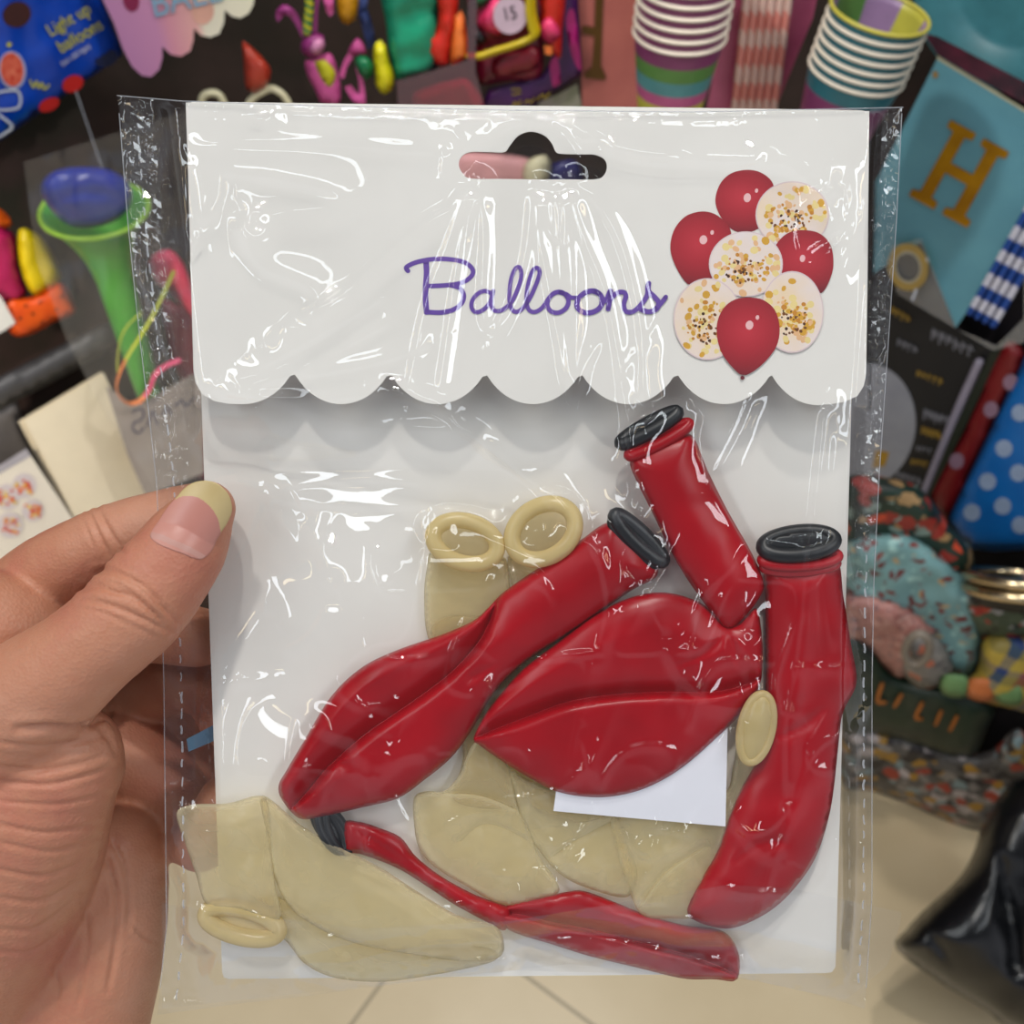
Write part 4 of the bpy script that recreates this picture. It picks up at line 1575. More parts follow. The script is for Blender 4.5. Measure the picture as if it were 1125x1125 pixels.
pil('red_balloon', Z6([(775, -60), (785, 60), (775, 150), (830, 240), (880, 290), (890, 150), (900, -60)]), WALL, 20, 7, 10, m('scarlet_latex', (206, 40, 26), .35), t, noise=2)
pil('pink_balloon', Z6([(785, 120), (830, 85), (882, 165), (840, 215), (790, 190)]), WALL, 27, 4, 6, m('hot_pink_latex', (222, 60, 110), .35), t)
pil('orange_balloon', Z6([(798, 225), (840, 230), (838, 272), (805, 268)]), WALL, 27, 3, 4, m('orange_latex', (232, 120, 50), .35), t)
plate('price_badge', ell(560.5, 16.5, 18.6, 21, 8, 36), WALL, 33, .8, m('badge_white', (206, 180, 196), .45), t)
plate('badge_rim', ell(560.5, 16.5, 18.6, 21, 8, 36), WALL, 32.9, .6, m('badge_plum', (110, 60, 90), .45), t, holes=[ell(560.5, 16.5, 17.4, 19.6, 8, 36)])
W, F = text_geo('15', WALL, 560, 15.5, 21, -12, 34, .3, bold=.03, sx=.8)
mesh('badge_number', W, F, m('badge_black', (40, 34, 40), .5), t, smooth=False)
yl = cr([(519, 62), (530, 61), (545, 56), (565, 50), (580, 44), (588, 37), (586, 28), (583, 10), (584, -20)], False, 3)
W, F = tube_geo(WALL(yl, 31), .0062, seg=12, flat=.5)
mesh('yellow_balloon', W, F, m('mustard_latex', (190, 166, 10), .35), t)
t = thing('balloon_pack', 'purple pack with magenta swirls and gold lettering, right of the round badge', 'balloon pack', WALL([(600, 115)], 8)[0])
pillow('pouch', poly([(528, 122), (536, 98), (596, 82), (608, 60), (612, -20), (634, -20), (640, 82), (606, 103), (585, 118), (570, 122)], 6), WALL, 12, 3, 12, m('purple_foil', (66, 20, 84), .35, c2=(50, 12, 66), nscale=40), t, spacing=6)
for pts in ([(604, 70), (608, 96), (616, 92), (612, 62)], [(622, 20), (628, 60), (638, 78), (636, 50), (630, 10)]):
    pil('magenta_swirl', pts, WALL, 15, 1, 4, m('magenta_foil', (170, 20, 110), .35), t)
W, F = merge(*[stroke_geo(np.array(p), 1.6, WALL, 16, .5) for p in ([(563, 118), (566, 112), (569, 117), (572, 110)], [(576, 114), (580, 110), (583, 113), (587, 108)], [(590, 110), (596, 104), (599, 108), (604, 101)], [(562, 98), (572, 98)], [(563, 104), (572, 102)])])
mesh('gold_lettering', W, F, m('gold_ink', (160, 136, 30), .4), t, smooth=False)
o = plate('paper_card', poly([(588, 122), (592, 112), (612, 104), (634, 92), (640, 122)], 6), WALL, 4, 1, m('mixed_card', (170, 160, 150), .5, c2=(120, 130, 90), nscale=60))
single(o, 'pale printed card tip showing below the purple pack', 'card')

# ---- salmon card with a gold letter
t = thing('letter_banner', 'salmon pink card with a dark gold letter H behind the left paper cups', 'banner', WALL([(665, 120)], 6)[0])
plate('card', poly([(634, -40), (700, -40), (702, 125), (640, 125)], 10), WALL, 4, 1.5, m('salmon_card', (178, 100, 90), .5, c2=(160, 84, 78), nscale=20), t)
HP = [(-12, -45), (-12, -37), (-7, -37), (-7, -5), (5, -5)]
plate('letter', poly([(655, -30), (664, -30), (660, 72), (666, 84), (664, 88), (642, 86), (642, 80), (650, 74), (653, 40), (640, 37), (640, 28), (653, 30)], 4), WALL, 6, .8, m('dark_gold', (92, 62, 16), .35, metal=.4), t)

# ---- paper cups
MRIM = m('cup_rim_paper', (226, 214, 196), .5)


def cup_stack(px, py, rr, n, sp, axis, bands, inner, labels, group, mouth):
    PL = Plane((0, .80, 0), (0, -1, 0))
    org = PL([(px, py)], 0)[0]
    dep = (org - CAM) @ FW
    R = rr * dep / FPX
    ax = np.array(axis, float)
    ax /= np.linalg.norm(ax)
    H = 2.15 * R
    prof = [(.02 * R, -H * .97), (.62 * R, -H * .97), (.63 * R, -H)]
    nb = 40
    prof += [(R * (.63 + .34 * i / nb), -H + H * i / nb) for i in range(nb + 1)]
    n_out = len(prof)
    prof += [(R * (.945 - .33 * i / 12), -H * .0 - H * .93 * i / 12) for i in range(13)]
    prof += [(.02 * R, -H * .93)]
    rim_p = [(R * .97 + .0016 * math.cos(a), .0016 * math.sin(a)) for a in np.linspace(0, 2 * math.pi, 13)]
    first = None
    for k in range(n):
        # k = 0 is the lowest
        o0 = org + ax * sp * k
        if first is None:
            t = thing('paper_cup', labels[0], 'paper cup', o0, group)
            V, F = lathe_geo(prof, o0, ax, 48)
            idx = []
            for f in F:
                r = f[0] // 48
                if r < n_out - 1:
                    z = (prof[r][1] + H) / H
                    idx.append(next(i for i, (lim, _) in enumerate(bands) if z <= lim))
                else:
                    s = (f[0] % 48)
                    idx.append(len(bands) + ((s // 6) + (r - n_out) // 4) % len(inner))
            mesh('cup_body', V, F, [q for _, q in bands] + inner, t, midx=idx)
            V, F = lathe_geo(rim_p, o0, ax, 48)
            mesh('rolled_rim', V, F, MRIM, t)
            first = t
        else:
            c = first.copy()
            COL.objects.link(c)
            c.location = Vector(o0)
            c['label'] = labels[k]
            for ch in first.children:
                d = ch.copy()
                COL.objects.link(d)
                d.parent = c
                if k == n - 1 and mouth and ch.name.startswith('rolled_rim'):
                    d.data = ch.data.copy()
                    d.data.materials[0] = mouth
            ORG[c.name] = o0


ordn = ['top', 'second', 'third', 'fourth', 'fifth', 'sixth', 'seventh', 'eighth']
c_pu, c_gr, c_te, c_mg, c_ye, c_lv = (m('cup_purple', (120, 56, 96)), m('cup_green', (84, 128, 64)), m('cup_teal', (78, 136, 140)), m('cup_magenta', (176, 84, 128)), m('cup_yellow', (186, 180, 70)), m('cup_lavender', (150, 120, 160)))
nL = 7
cup_stack(747, 36, 52, nL, .0085, (.02, 0, 1), [(.10, c_te), (.22, c_pu), (.38, c_ye), (.52, c_mg), (.66, c_te), (.82, c_gr), (1.0, c_pu)], [c_ye, c_lv, c_te],
          ['%s paper cup %s left stack beside the pink striped straws' % (ordn[nL - 1 - k], 'of the' if k == nL - 1 else 'from the top of the') for k in range(nL)],
          'paper cups in the left stack', None)
nR = 7
cup_stack(941, 78, 54, nR, .0078, (.13, 0, 1), [(.15, c_ye), (.5, c_mg), (.8, c_pu), (1.0, m('cup_deep_teal', (44, 104, 116)))], [c_ye, c_lv, c_gr, c_lv],
          ['%s paper cup %s right stack beside the teal plate' % (ordn[nR - 1 - k], 'of the' if k == nR - 1 else 'from the top of the') for k in range(nR)],
          'paper cups in the right stack', m('cup_rim_yellow', (190, 180, 70)))
# ---- pink straws between
o = plate('straw_pack_card', poly([(795, -40), (905, -40), (893, 20), (868, 80), (850, 125), (775, 125), (788, 60)], 8), WALL, 30, 1.5, m('rose_film', (196, 96, 130), .35, c2=(160, 70, 104), nscale=20))
o.name = 'straw_pack'
single(o, 'rose pink pack backing behind the pink striped straws', 'pack')


def straw_mat(name, ca, cb, k):
    nt = NT(name)
    b = nt.n('ShaderNodeBsdfPrincipled', Roughness=.5)
    tc = nt.n('ShaderNodeTexCoord')
    wv = nt.n('ShaderNodeTexWave', Scale=k, Distortion=1.5)
    wv.bands_direction = 'DIAGONAL'
    nt.l(tc.outputs['Object'], wv.inputs['Vector'])
    nt.l(ramp(nt, wv.outputs['Fac'], [(.42, ca), (.55, cb)]), b.inputs['Base Color'])
    return nt.end(b.outputs[0])


M_S1 = straw_mat('pink_striped_paper', (222, 138, 126), (226, 190, 178), 22)
M_S2 = straw_mat('blue_striped_paper', (24, 70, 150), (206, 206, 220), 22)
nS = 6
sl = ['leftmost', 'second', 'third', 'fourth', 'fifth', 'rightmost']
for k in range(nS):
    a = WALL([(824 + 9.5 * k, -40)], 44)[0]
    c = WALL([(806 + 8.6 * k, 130)], 44)[0]
    W, F = tube_geo([a + (c - a) * t for t in np.linspace(0, 1, 12)], .0033, seg=12)
    single(mesh('paper_straw', W, F, M_S1), ('%s of the pink and white striped paper straws' % sl[k]) if k in (0, 5) else ('%s from the left of the pink and white striped straws' % sl[k]), 'straw', 'pink striped straws')

# ---- right side: plate, pennant, tape, straws
o0 = RIGHT([(1128, -30)], 2)[0]
axp = np.array((-.707, -.707, 0.0))
dep = (o0 - CAM) @ FW
R = 122 * dep / FPX
V, F = lathe_geo([(.001, .004), (R * .6, .004), (R * .66, .006), (R * .72, .011), (R * .97, .016), (R, .017), (R, .0155), (R * .72, .009), (R * .62, .002), (.001, .002)], o0, axp, 64)
single(mesh('paper_plate', V, F, m('teal_plate', (62, 124, 134), .4, c2=(54, 112, 122))), 'round teal paper plate in the top right corner', 'plate')
t = thing('pennant', 'light blue swallow-tailed pennant with a gold letter H, upper right', 'banner', RIGHT([(1050, 360)], 20)[0])
M_PEN = m('pennant_card', (98, 158, 174), .45, c2=(88, 146, 164), nscale=16)
plate('card', poly([(1030.5, 63), (1160, 142), (1160, 205), (1125, 252), (1050, 360), (1012, 266), (960, 300), (962, 200)], 8), RIGHT, 22, 1.6, M_PEN, t)
plate('card_edge', poly([(1030, 61), (1160, 140.5), (1160, 144), (1029.5, 65)], 8), RIGHT, 23.8, .5, m('pennant_cream_edge', (190, 190, 160), .5), t)
a = math.radians(29)
HL = []
for x, y in [(-38, -45), (-5, -45), (-5, -37), (-14, -35), (-14, -6), (14, -6), (14, -35), (5, -37), (5, -45), (38, -45), (38, -37), (29, -35), (29, 35), (38, 37), (38, 45), (5, 45), (5, 37), (14, 35), (14, 6), (-14, 6), (-14, 35), (-5, 37), (-5, 45), (-38, 45), (-38, 37), (-29, 35), (-29, -35), (-38, -37)]:
    x *= .97
    y *= 1.06
    HL.append((1053.5 + x * math.cos(a) - y * math.sin(a), 191 + x * math.sin(a) + y * math.cos(a)))
plate('letter', poly(HL, 4), RIGHT, 24, .8, m('gold_foil', (196, 146, 24), .3, metal=.75, c2=(150, 104, 20), nscale=24), t)
plate('eyelet', ell(1027.5, 82, 3.2, 4, 0, 14), RIGHT, 24, .5, m('eyelet_tan', (150, 120, 70), .5), t)
t = thing('tape_roll', 'gold adhesive tape roll lying against the tail of the blue pennant', 'tape roll', RIGHT([(998, 316)], 24)[0])
plate('tape', ell(997.5, 293.5, 22, 26, -10, 40), RIGHT, 22, 12, m('gold_tape', (186, 156, 84), .35), t, holes=[ell(997.5, 293.5, 15, 18, -10, 32)])
plate('core', ell(997.5, 293.5, 15, 18, -10, 40), RIGHT, 23, 10.5, m('tape_core', (190, 184, 164), .5), t, holes=[ell(997.5, 293.5, 12.4, 15, -10, 32)])
for k in range(4):
    a_ = RIGHT([(1132 + 9 * k, 226 + 5 * k)], 30)[0]
    c_ = RIGHT([(1066 + 8.5 * k, 343 + 4.5 * k)], 30)[0]
    W, F = tube_geo([a_ + (c_ - a_) * q for q in np.linspace(0, 1, 12)], .0036, seg=12)
    single(mesh('paper_straw', W, F, M_S2), ['leftmost blue and white striped straw, lying on the blue pennant', 'second blue and white striped straw from the left', 'third blue and white striped straw from the left', 'rightmost blue and white striped straw at the photo edge'][k], 'straw', 'blue striped straws')
W, F = plate_geo(poly([(1014, 36), (1030, 40), (1080, 66), (1130, 92), (1130, 116), (1070, 84), (1030, 60)], 8), RIGHT, 28, .5)
o = mesh('foil_strip', W, F, mat('iridescent_foil', (120, 60, 80), .2, metal=.6, c2=(60, 50, 60), nscale=40), smooth=False)
single(o, 'shimmering pinkish packet edge above the blue pennant', 'packet edge')
M_PK2 = film('pennant_sleeve_film', 1.5, .10, .1)
o = plate('plastic_sleeve', poly([(1012, 262), (1050, 361), (1095, 380), (1125, 350), (1125, 250), (1150, 230), (1150, 370), (1090, 385), (985, 322), (978, 270)], 8), RIGHT, 30, .3, M_PK2)
single(o, 'clear sleeve bottom around the blue pennant and tape roll', 'plastic sleeve')

# ---- chalkboard poster and wrapping
t = thing('poster', 'black poster with a pale grey disc and chalk lettering, right of the white card', 'poster', RIGHT([(980, 555)], 8)[0])
plate('sheet', poly([(935, 300), (985, 318), (1048, 362), (1092, 388), (1062, 450), (1018, 542), (962, 562), (930, 562)], 9), RIGHT, 6, 2, m('chalk_black', (22, 21, 23), .6), t)
plate('pale_disc', ell(950, 467, 56, 68, 6, 50), RIGHT, 8.2, .6, m('disc_grey', (150, 152, 160), .6, c2=(134, 136, 146), nscale=20), t)
plate('gold_patch', poly([(962, 494), (977, 497), (972, 512), (958, 514)], 4), RIGHT, 9, .5, m('patch_gold', (170, 130, 30), .5), t)
MC1, MC2 = m('chalk_grey', (120, 120, 128), .6), m('chalk_gold', (150, 120, 46), .6)
rr = random.Random(5)


def scribble(x0, y0, x1, y1, hgt, n, w):
    gs = []
    for k in range(n):
        f = (k + .5) / n
        x, y = x0 + (x1 - x0) * f, y0 + (y1 - y0) * f
        s = hgt / 2
        pts = [(x - s * .35, y + s * rr.uniform(.4, 1)), (x - s * .1, y - s), (x + s * .3, y + s * rr.uniform(-.2, .6)), (x + s * .45, y - s * rr.uniform(.1, .8))]
        gs.append(stroke_geo(np.array(pts), w, RIGHT, 9 + .1 * k, .4))
    return merge(*gs)


for args, mm in (((1022, 366, 1070, 388, 13, 6, 2.2), MC1), ((1006, 410, 1036, 420, 8, 5, 1.6), MC2), ((1014, 454, 1044, 464, 11, 5, 2.2), MC1), ((1012, 473, 1034, 480, 10, 4, 2.4), MC2),
                 ((1006, 492, 1024, 496, 6, 4, 1.4), MC1), ((1000, 507, 1020, 511, 7, 4, 1.6), MC2), ((984, 522, 1012, 530, 9, 5, 2), MC1), ((978, 340, 1000, 352, 9, 4, 2), MC2), ((985, 375, 1008, 386, 9, 4, 1.6), MC1)):
    W, F = scribble(*args)
    mesh('chalk_lettering', W, F, mm, t, smooth=False)
W, F = tube_geo(RIGHT(cr([(1076, 398), (1050, 456), (1016, 540)], False, 8), 14), .0048, seg=12)
single(mesh('rod', W, F, m('lavender_rod', (150, 144, 160), .4)), 'slim pale lavender rod along the right edge of the black poster', 'rod')
t = thing('wrapping_paper', 'dark red wrapping roll with pale dots between black poster and blue dotted bag', 'wrapping paper', RIGHT([(1035, 565)], 14)[0])
pil('roll', [(1100, 380), (1125, 388), (1108, 430), (1075, 500), (1043, 572), (1034, 568), (1022, 542), (1060, 470)], RIGHT, 12, 10, 10, m('dark_red_paper', (116, 12, 20), .45), t)
plate('dark_edge', poly([(1088, 388), (1106, 372), (1060, 470), (1022, 545), (1014, 540)], 8), RIGHT, 10, 6, m('bottle_green_paper', (26, 34, 24), .5), t)
for x, y in ((1088.6, 450), (1051, 506.6), (1110, 420)):
    plate('dot', ell(x, y, 8, 9, 20, 20), RIGHT, 21.5, .5, m('dot_mauve', (140, 110, 130), .5), t)
t = thing('gift_bag', 'bright blue gift bag with white polka dots at the right photo edge', 'gift bag', RIGHT([(1085, 600)], 20)[0])
pillow('bag_body', poly([(1126, 392), (1042, 570), (1052, 590), (1064, 603), (1095, 606), (1170, 600), (1170, 380)], 8), RIGHT, 20, 8, 24, m('azure_paper', (8, 104, 180), .4, c2=(6, 92, 166), nscale=18), t, spacing=8)
for x, y in ((1120.6, 453.7), (1103, 492.7), (1119, 519.6), (1085, 529), (1101.6, 556), (1067.8, 563), (1121, 577)):
    plate('polka_dot', ell(x, y, 9.5, 9.5, 0, 20), RIGHT, 28.2, .5, m('dot_pale', (150, 170, 200), .5), t)

# ---- heap of printed gift bags on the floor
GB = Plane((.56, .69, 0), (-.31, -.95, 0))


def pattern(name, base, spots, scale, edge=.34, rough=.5):
    nt = NT(name)
    b = nt.n('ShaderNodeBsdfPrincipled', Roughness=rough)
    tc = nt.n('ShaderNodeTexCoord')
    ds = nt.n('ShaderNodeTexNoise', Scale=scale * .7, Detail=3.0)
    nt.l(tc.outputs['Object'], ds.inputs['Vector'])
    mxv = nt.n('ShaderNodeMix', data_type='VECTOR')
    mxv.inputs[0].default_value = .03
    nt.l(tc.outputs['Object'], mxv.inputs[4])
    nt.l(ds.outputs['Color'], mxv.inputs[5])
    vo = nt.n('ShaderNodeTexVoronoi', Scale=scale)
    nt.l(mxv.outputs[1], vo.inputs['Vector'])
    sp = nt.n('ShaderNodeSeparateColor')
    nt.l(vo.outputs['Color'], sp.inputs[0])
    n = len(spots)
    rmp = ramp(nt, sp.outputs[0], [(i / n, c) for i, c in enumerate(spots)], 'CONSTANT')
    lt = nt.n('ShaderNodeMath', operation='LESS_THAN')
    lt.inputs[1].default_value = edge
    nt.l(vo.outputs['Distance'], lt.inputs[0])
    mx = nt.n('ShaderNodeMix', data_type='RGBA')
    nt.l(lt.outputs[0], mx.inputs[0])
    mx.inputs[6].default_value = lin(base)
    nt.l(rmp, mx.inputs[7])
    nt.l(mx.outputs[2], b.inputs['Base Color'])
    return nt.end(b.outputs[0])


def plaid():
    nt = NT('plaid_paper')
    b = nt.n('ShaderNodeBsdfPrincipled', Roughness=.5)
    tc = nt.n('ShaderNodeTexCoord')
    sx = nt.n('ShaderNodeSeparateXYZ')
    nt.l(tc.outputs['Object'], sx.inputs[0])
    cols = []
    for k, (ax_, st) in enumerate(((0, [(0, (190, 160, 60)), (.35, (30, 60, 120)), (.55, (190, 166, 70)), (.8, (180, 90, 50))]), (2, [(0, (180, 160, 70)), (.45, (60, 84, 72)), (.8, (34, 60, 110))]))):
        f = nt.n('ShaderNodeMath', operation='MULTIPLY')
        f.inputs[1].default_value = 18.0
        nt.l(sx.outputs[ax_], f.inputs[0])
        g = nt.n('ShaderNodeMath', operation='FRACT')
        nt.l(f.outputs[0], g.inputs[0])
        cols.append(ramp(nt, g.outputs[0], st, 'CONSTANT'))
    mx = nt.n('ShaderNodeMix', data_type='RGBA')
    mx.inputs[0].default_value = .5
    nt.l(cols[0], mx.inputs[6])
    nt.l(cols[1], mx.inputs[7])
    nt.l(mx.outputs[2], b.inputs['Base Color'])
    return nt.end(b.outputs[0])


GG = 'printed gift bags heaped on the floor at right'
SPC = 8
bags = [
    ('dark green gift bag with orange and cream flowers, topmost of the heap', [(925, 530), (990, 528), (1020, 545), (1045, 580), (1068, 606), (1062, 640), (1000, 640), (930, 640)], 4, pattern('green_floral', (20, 44, 34), [(186, 64, 34), (150, 120, 80), (120, 140, 132), (30, 50, 40), (140, 40, 30), (24, 34, 30)], 60, .55)),
    ('pale teal gift bag with small dark red flowers in the heap', [(925, 600), (985, 585), (1022, 600), (1060, 632), (1086, 645), (1082, 690), (1072, 745), (1030, 740), (1000, 700), (950, 680), (925, 670)], 22, pattern('teal_floral', (112, 152, 154), [(112, 30, 28), (96, 34, 34), (112, 152, 154), (176, 150, 110), (150, 190, 186), (120, 40, 34)], 84, .40)),
    ('dusty pink gift bag with a small dark scale pattern in the heap', [(925, 655), (975, 655), (1020, 680), (1030, 700), (1010, 730), (985, 745), (950, 710), (925, 700)], 36, pattern('pink_scales', (166, 116, 108), [(110, 84, 88), (150, 90, 84), (190, 150, 140)], 130, .42)),
    ('dark green gift bag with red and white flowers beside the metal tin', [(1062, 640), (1100, 636), (1160, 630), (1160, 710), (1090, 705), (1066, 690), (1054, 665)], 30, pattern('red_white_floral', (62, 76, 58), [(160, 40, 34), (150, 150, 150), (70, 84, 64), (180, 60, 40), (30, 40, 34)], 66, .55)),
    ('plaid gift bag in yellow, blue and green at the right photo edge', [(1082, 702), (1120, 695), (1165, 690), (1165, 780), (1100, 776), (1040, 758), (1072, 738)], 40, plaid()),
    ('grey and orange patterned gift bag at the bottom of the heap', [(925, 795), (985, 805), (1040, 822), (1085, 826), (1120, 800), (1140, 850), (1120, 900), (1082, 914), (1040, 902), (1000, 884), (955, 868), (925, 862)], 14, pattern('grey_orange_floral', (84, 82, 82), [(150, 56, 40), (70, 66, 64), (120, 140, 144), (160, 120, 40), (130, 124, 120), (40, 36, 40), (170, 160, 160)], 56, .6)),
    ('small grey gift bag with a round ring motif in the heap', [(990, 700), (1015, 692), (1035, 705), (1048, 735), (1035, 752), (1010, 756), (990, 735)], 48, pattern('grey_stripe', (128, 124, 120), [(90, 88, 90), (190, 110, 84), (140, 136, 130)], 60, .4)),
]
for lab, out, h, mm in bags:
    o = pil('gift_bag', out, GB, h, 24, 26, mm, noise=9, nsc=20, spacing=SPC, back=.4)
    single(o, lab, 'gift bag')
t = thing('gift_bag', 'dark bottle green gift bag with small orange lettering, low in the heap', 'gift bag', GB([(1010, 830)], 20)[0])
pil('bag_body', [(925, 690), (955, 705), (985, 740), (1040, 752), (1090, 772), (1085, 800), (1066, 832), (1020, 824), (970, 808), (925, 800)], GB, 26, 26, 24, m('bottle_green', (24, 44, 26), .5, c2=(16, 34, 24), nscale=18), t, noise=6)
W, F = merge(*[stroke_geo(np.array(p), 4.2, GB, 55, 1) for p in ([(969, 752), (964, 770), (972, 772)], [(990, 764), (983, 776)], [(1013, 773), (1006, 788), (1012, 790)], [(1034, 782), (1028, 796)], [(1051, 788), (1044, 802)])])
mesh('orange_lettering', W, F, m('orange_print', (170, 96, 26), .5), t, smooth=False)
for x, c in ((1050, 'sage_patch'), (1079, 'orange_patch'), (1110, 'sage_patch')):
    pil('patch', [(x - 14, 742 + (x - 1050) * .15), (x + 13, 744 + (x - 1050) * .15), (x + 10, 766 + (x - 1050) * .15), (x - 15, 762 + (x - 1050) * .15)], GB, 60, 3, 6, m(c, (110, 150, 96) if c[0] == 's' else (212, 120, 66), .5), t)
W, F = tube_geo(GB(ell(1008, 713, 13, 17, 20, 30), 82), .005, seg=10, closed=True)
single(mesh('ring', W, F, m('ring_grey', (128, 118, 106), .5)), 'grey-beige ring resting on the small grey gift bag', 'ring')
t = thing('metal_tin', 'dark tin with a shiny rolled metal rim at the right photo edge', 'tin', GB([(1120, 660)], 20)[0])
o0 = GB([(1122, 636)], 40)[0]
dep = (o0 - CAM) @ FW
R = 56 * dep / FPX
TAX = np.array((.05, .70, .71))
TAX /= np.linalg.norm(TAX)
TU = np.cross(TAX, (0, 1, .01))
TU /= np.linalg.norm(TU)
TV = np.cross(TAX, TU)
V, F = lathe_geo([(.001, -.03), (R * .9, -.03), (R * .95, -.004), (R * .95, .0), (R * .9, .0), (R * .86, -.027), (.001, -.027)], o0, TAX, 48)
mesh('tin_body', V, F, m('tin_dark', (46, 42, 38), .35, metal=.4), t)
V, F = merge(*[tube_geo([o0 + R * .97 * (math.cos(q) * TU + math.sin(q) * TV) + TAX * dz for q in np.arange(48) / 48 * 2 * math.pi], .0062, seg=10, closed=True) for dz in (0, -.014)])
mesh('tin_rim', V, F, m('bright_metal', (206, 186, 150), .22, metal=1.0), t)

# ---- black bin bag on the floor
BB = Plane(CAM + FW * 1.27, -FW)
o = pil('bin_bag', [(984, 1042), (995, 1022), (1012, 1003), (1050, 968), (1068, 940), (1080, 905), (1100, 872), (1130, 848), (1200, 850), (1230, 960), (1220, 1120), (1160, 1150), (1105, 1128), (1083, 1110), (1033, 1080)], BB, 0, 90, 70, mat('black_plastic', (16, 17, 20), .26, .5), noise=16, nsc=60, spacing=6, back=.25,
        folds=[(cr([(1090, 900), (1100, 960), (1112, 1020), (1116, 1060)], False, 8), 22, 1.2, 1.6), (cr([(1010, 1015), (1030, 1040), (1050, 1075)], False, 8), 18, 1.4, 1.4)])
single(o, 'shiny black plastic bin bag standing on the tiled floor, bottom right', 'bin bag')

# ---- left side: horn with balloon, ribbons, loose balloons
HPL = Plane((-.38, .80, 0), (1, -1.6, 0))
t = thing('party_horn', 'lime green cone horn with a blue balloon bulging from its mouth, left', 'party horn', HPL([(160, 430)], 0)[0])
A_ = HPL([(104, 230)], 0)[0]
B_ = HPL([(163, 432)], 0)[0]
dep = (A_ - CAM) @ FW
L_ = np.linalg.norm(B_ - A_)
R = 57 * dep / FPX
ax_ = (A_ - B_) / L_
prof = [(R * (.26 + .10 * z / .6) if z < .6 else R * (.36 + .64 * ((z - .6) / .4) ** 2.2), -L_ + L_ * z) for z in np.linspace(0, 1, 30)]
prof += [(r * .95, z) for r, z in prof[::-1]]
V, F = lathe_geo(prof, B_ + ax_ * L_, ax_, 56)
mesh('cone', V, F, m('lime_plastic', (62, 150, 42), .35, c2=(54, 138, 38)), t)
V, F = tube_geo([B_ + ax_ * L_ + R * (math.cos(q) * np.cross(ax_, [0, 1, .01]) / np.linalg.norm(np.cross(ax_, [0, 1, .01])) + math.sin(q) * np.cross(ax_, np.cross(ax_, [0, 1, .01])) / np.linalg.norm(np.cross(ax_, np.cross(ax_, [0, 1, .01])))) for q in np.arange(56) / 56 * 2 * math.pi], .0022, seg=8, closed=True)
mesh('cone_rim', V, F, m('lime_rim', (140, 190, 40), .35), t)
pil('balloon', [(45, 212), (49, 196), (64, 186), (92, 183), (120, 186), (138, 197), (146, 214), (140, 232), (124, 244), (102, 250), (80, 249), (60, 236)], HPL, 30, 17, 30, m('royal_latex', (28, 48, 150), .28), t, noise=4, nsc=22, spacing=5,
    folds=[(cr([(60, 222), (90, 212), (118, 214), (140, 220)], False, 5), 12, 1.1, 1.4)])
rb = cr([(190, 300), (176, 330), (160, 360), (142, 388), (132, 408), (128, 424), (132, 436), (142, 443), (154, 440), (164, 428), (170, 412), (182, 402), (196, 396)], False, 3)
W, F = tube_geo(HPL(rb, 42 + 6 * np.sin(np.linspace(0, 5, len(rb)))), .0030, seg=8, flat=.3)
nn_ = len(rb)
o = mesh('ribbon', W, F, [m('ribbon_yellow', (190, 200, 60), .4), m('ribbon_orange', (226, 130, 70), .4), m('ribbon_pink', (206, 60, 110), .4)], midx=[0 if (f[0] / 8) < nn_ * .5 else (1 if (f[0] / 8) < nn_ * .80 else 2) for f in F])
single(o, 'curled ribbon running yellow to orange to pink over the green horn', 'ribbon')
rb = cr([(154, 345), (140, 358), (132, 375), (129, 400), (131, 412)], False, 3)
W, F = tube_geo(HPL(rb, 38), .0026, seg=8, flat=.3)
single(mesh('ribbon', W, F, m('ribbon_yellow', (190, 200, 60), .4)), 'short straight yellow ribbon end on the green horn', 'ribbon')
o = pil('balloon', [(164, 288), (172, 277), (186, 274), (198, 284), (208, 304), (216, 330), (216, 352), (200, 338), (186, 318), (172, 312)], WALL, 30, 9, 14, m('coral_pink_latex', (226, 56, 96), .35), noise=3)
single(o, 'coral pink balloon behind the left margin of the clear packet', 'balloon')
o = pil('balloon', [(178, 330), (196, 335), (216, 350), (222, 420), (205, 425), (192, 400), (182, 360)], WALL, 14, 8, 14, m('crimson_latex', (140, 18, 56), .35), noise=3)
single(o, 'dark crimson balloon hanging below the coral pink one', 'balloon')
o = pil('balloon', [(21, 252), (34, 253), (46, 262), (59, 282), (68, 306), (52, 318), (38, 325), (27, 309), (20, 280)], LEFT, 30, 8, 14, m('sun_yellow_latex', (206, 182, 10), .35), noise=4, nsc=14)
single(o, 'sun yellow balloon left of the green horn', 'balloon')
o = pil('balloon', [(-14, 246), (8, 252), (18, 262), (22, 300), (30, 322), (12, 334), (-14, 330)], LEFT, 24, 8, 14, m('fuchsia_latex', (168, 24, 84), .35), noise=4, nsc=14)
single(o, 'fuchsia balloon at the left photo edge beside the yellow one', 'balloon')
o = pil('balloon', [(8, 330), (36, 326), (68, 310), (80, 330), (82, 344), (60, 354), (38, 366), (18, 370), (6, 356)], LEFT, 28, 7, 14, mat('orange_spotted_latex', (216, 84, 12), .4, c2=(200, 66, 10), nscale=60), noise=2)
single(o, 'orange spotted balloon under the yellow one', 'balloon')
W, F = merge(*[plate_geo(ell(x, y, 1.5, 1.8, 0, 10), LEFT, 35.6, .5) for x, y in ((28, 336), (44, 332), (68, 326), (62, 340), (47, 354), (36, 345), (22, 350))])
mesh('spots', W + 0, F, m('spot_dark', (70, 30, 20), .5), o, smooth=False)
o = pil('balloon', [(-14, 226), (4, 232), (14, 246), (2, 252), (-14, 250)], LEFT, 26, 6, 8, m('tangerine_latex', (220, 90, 20), .35))
single(o, 'tangerine balloon tip at the left photo edge above the fuchsia one', 'balloon')
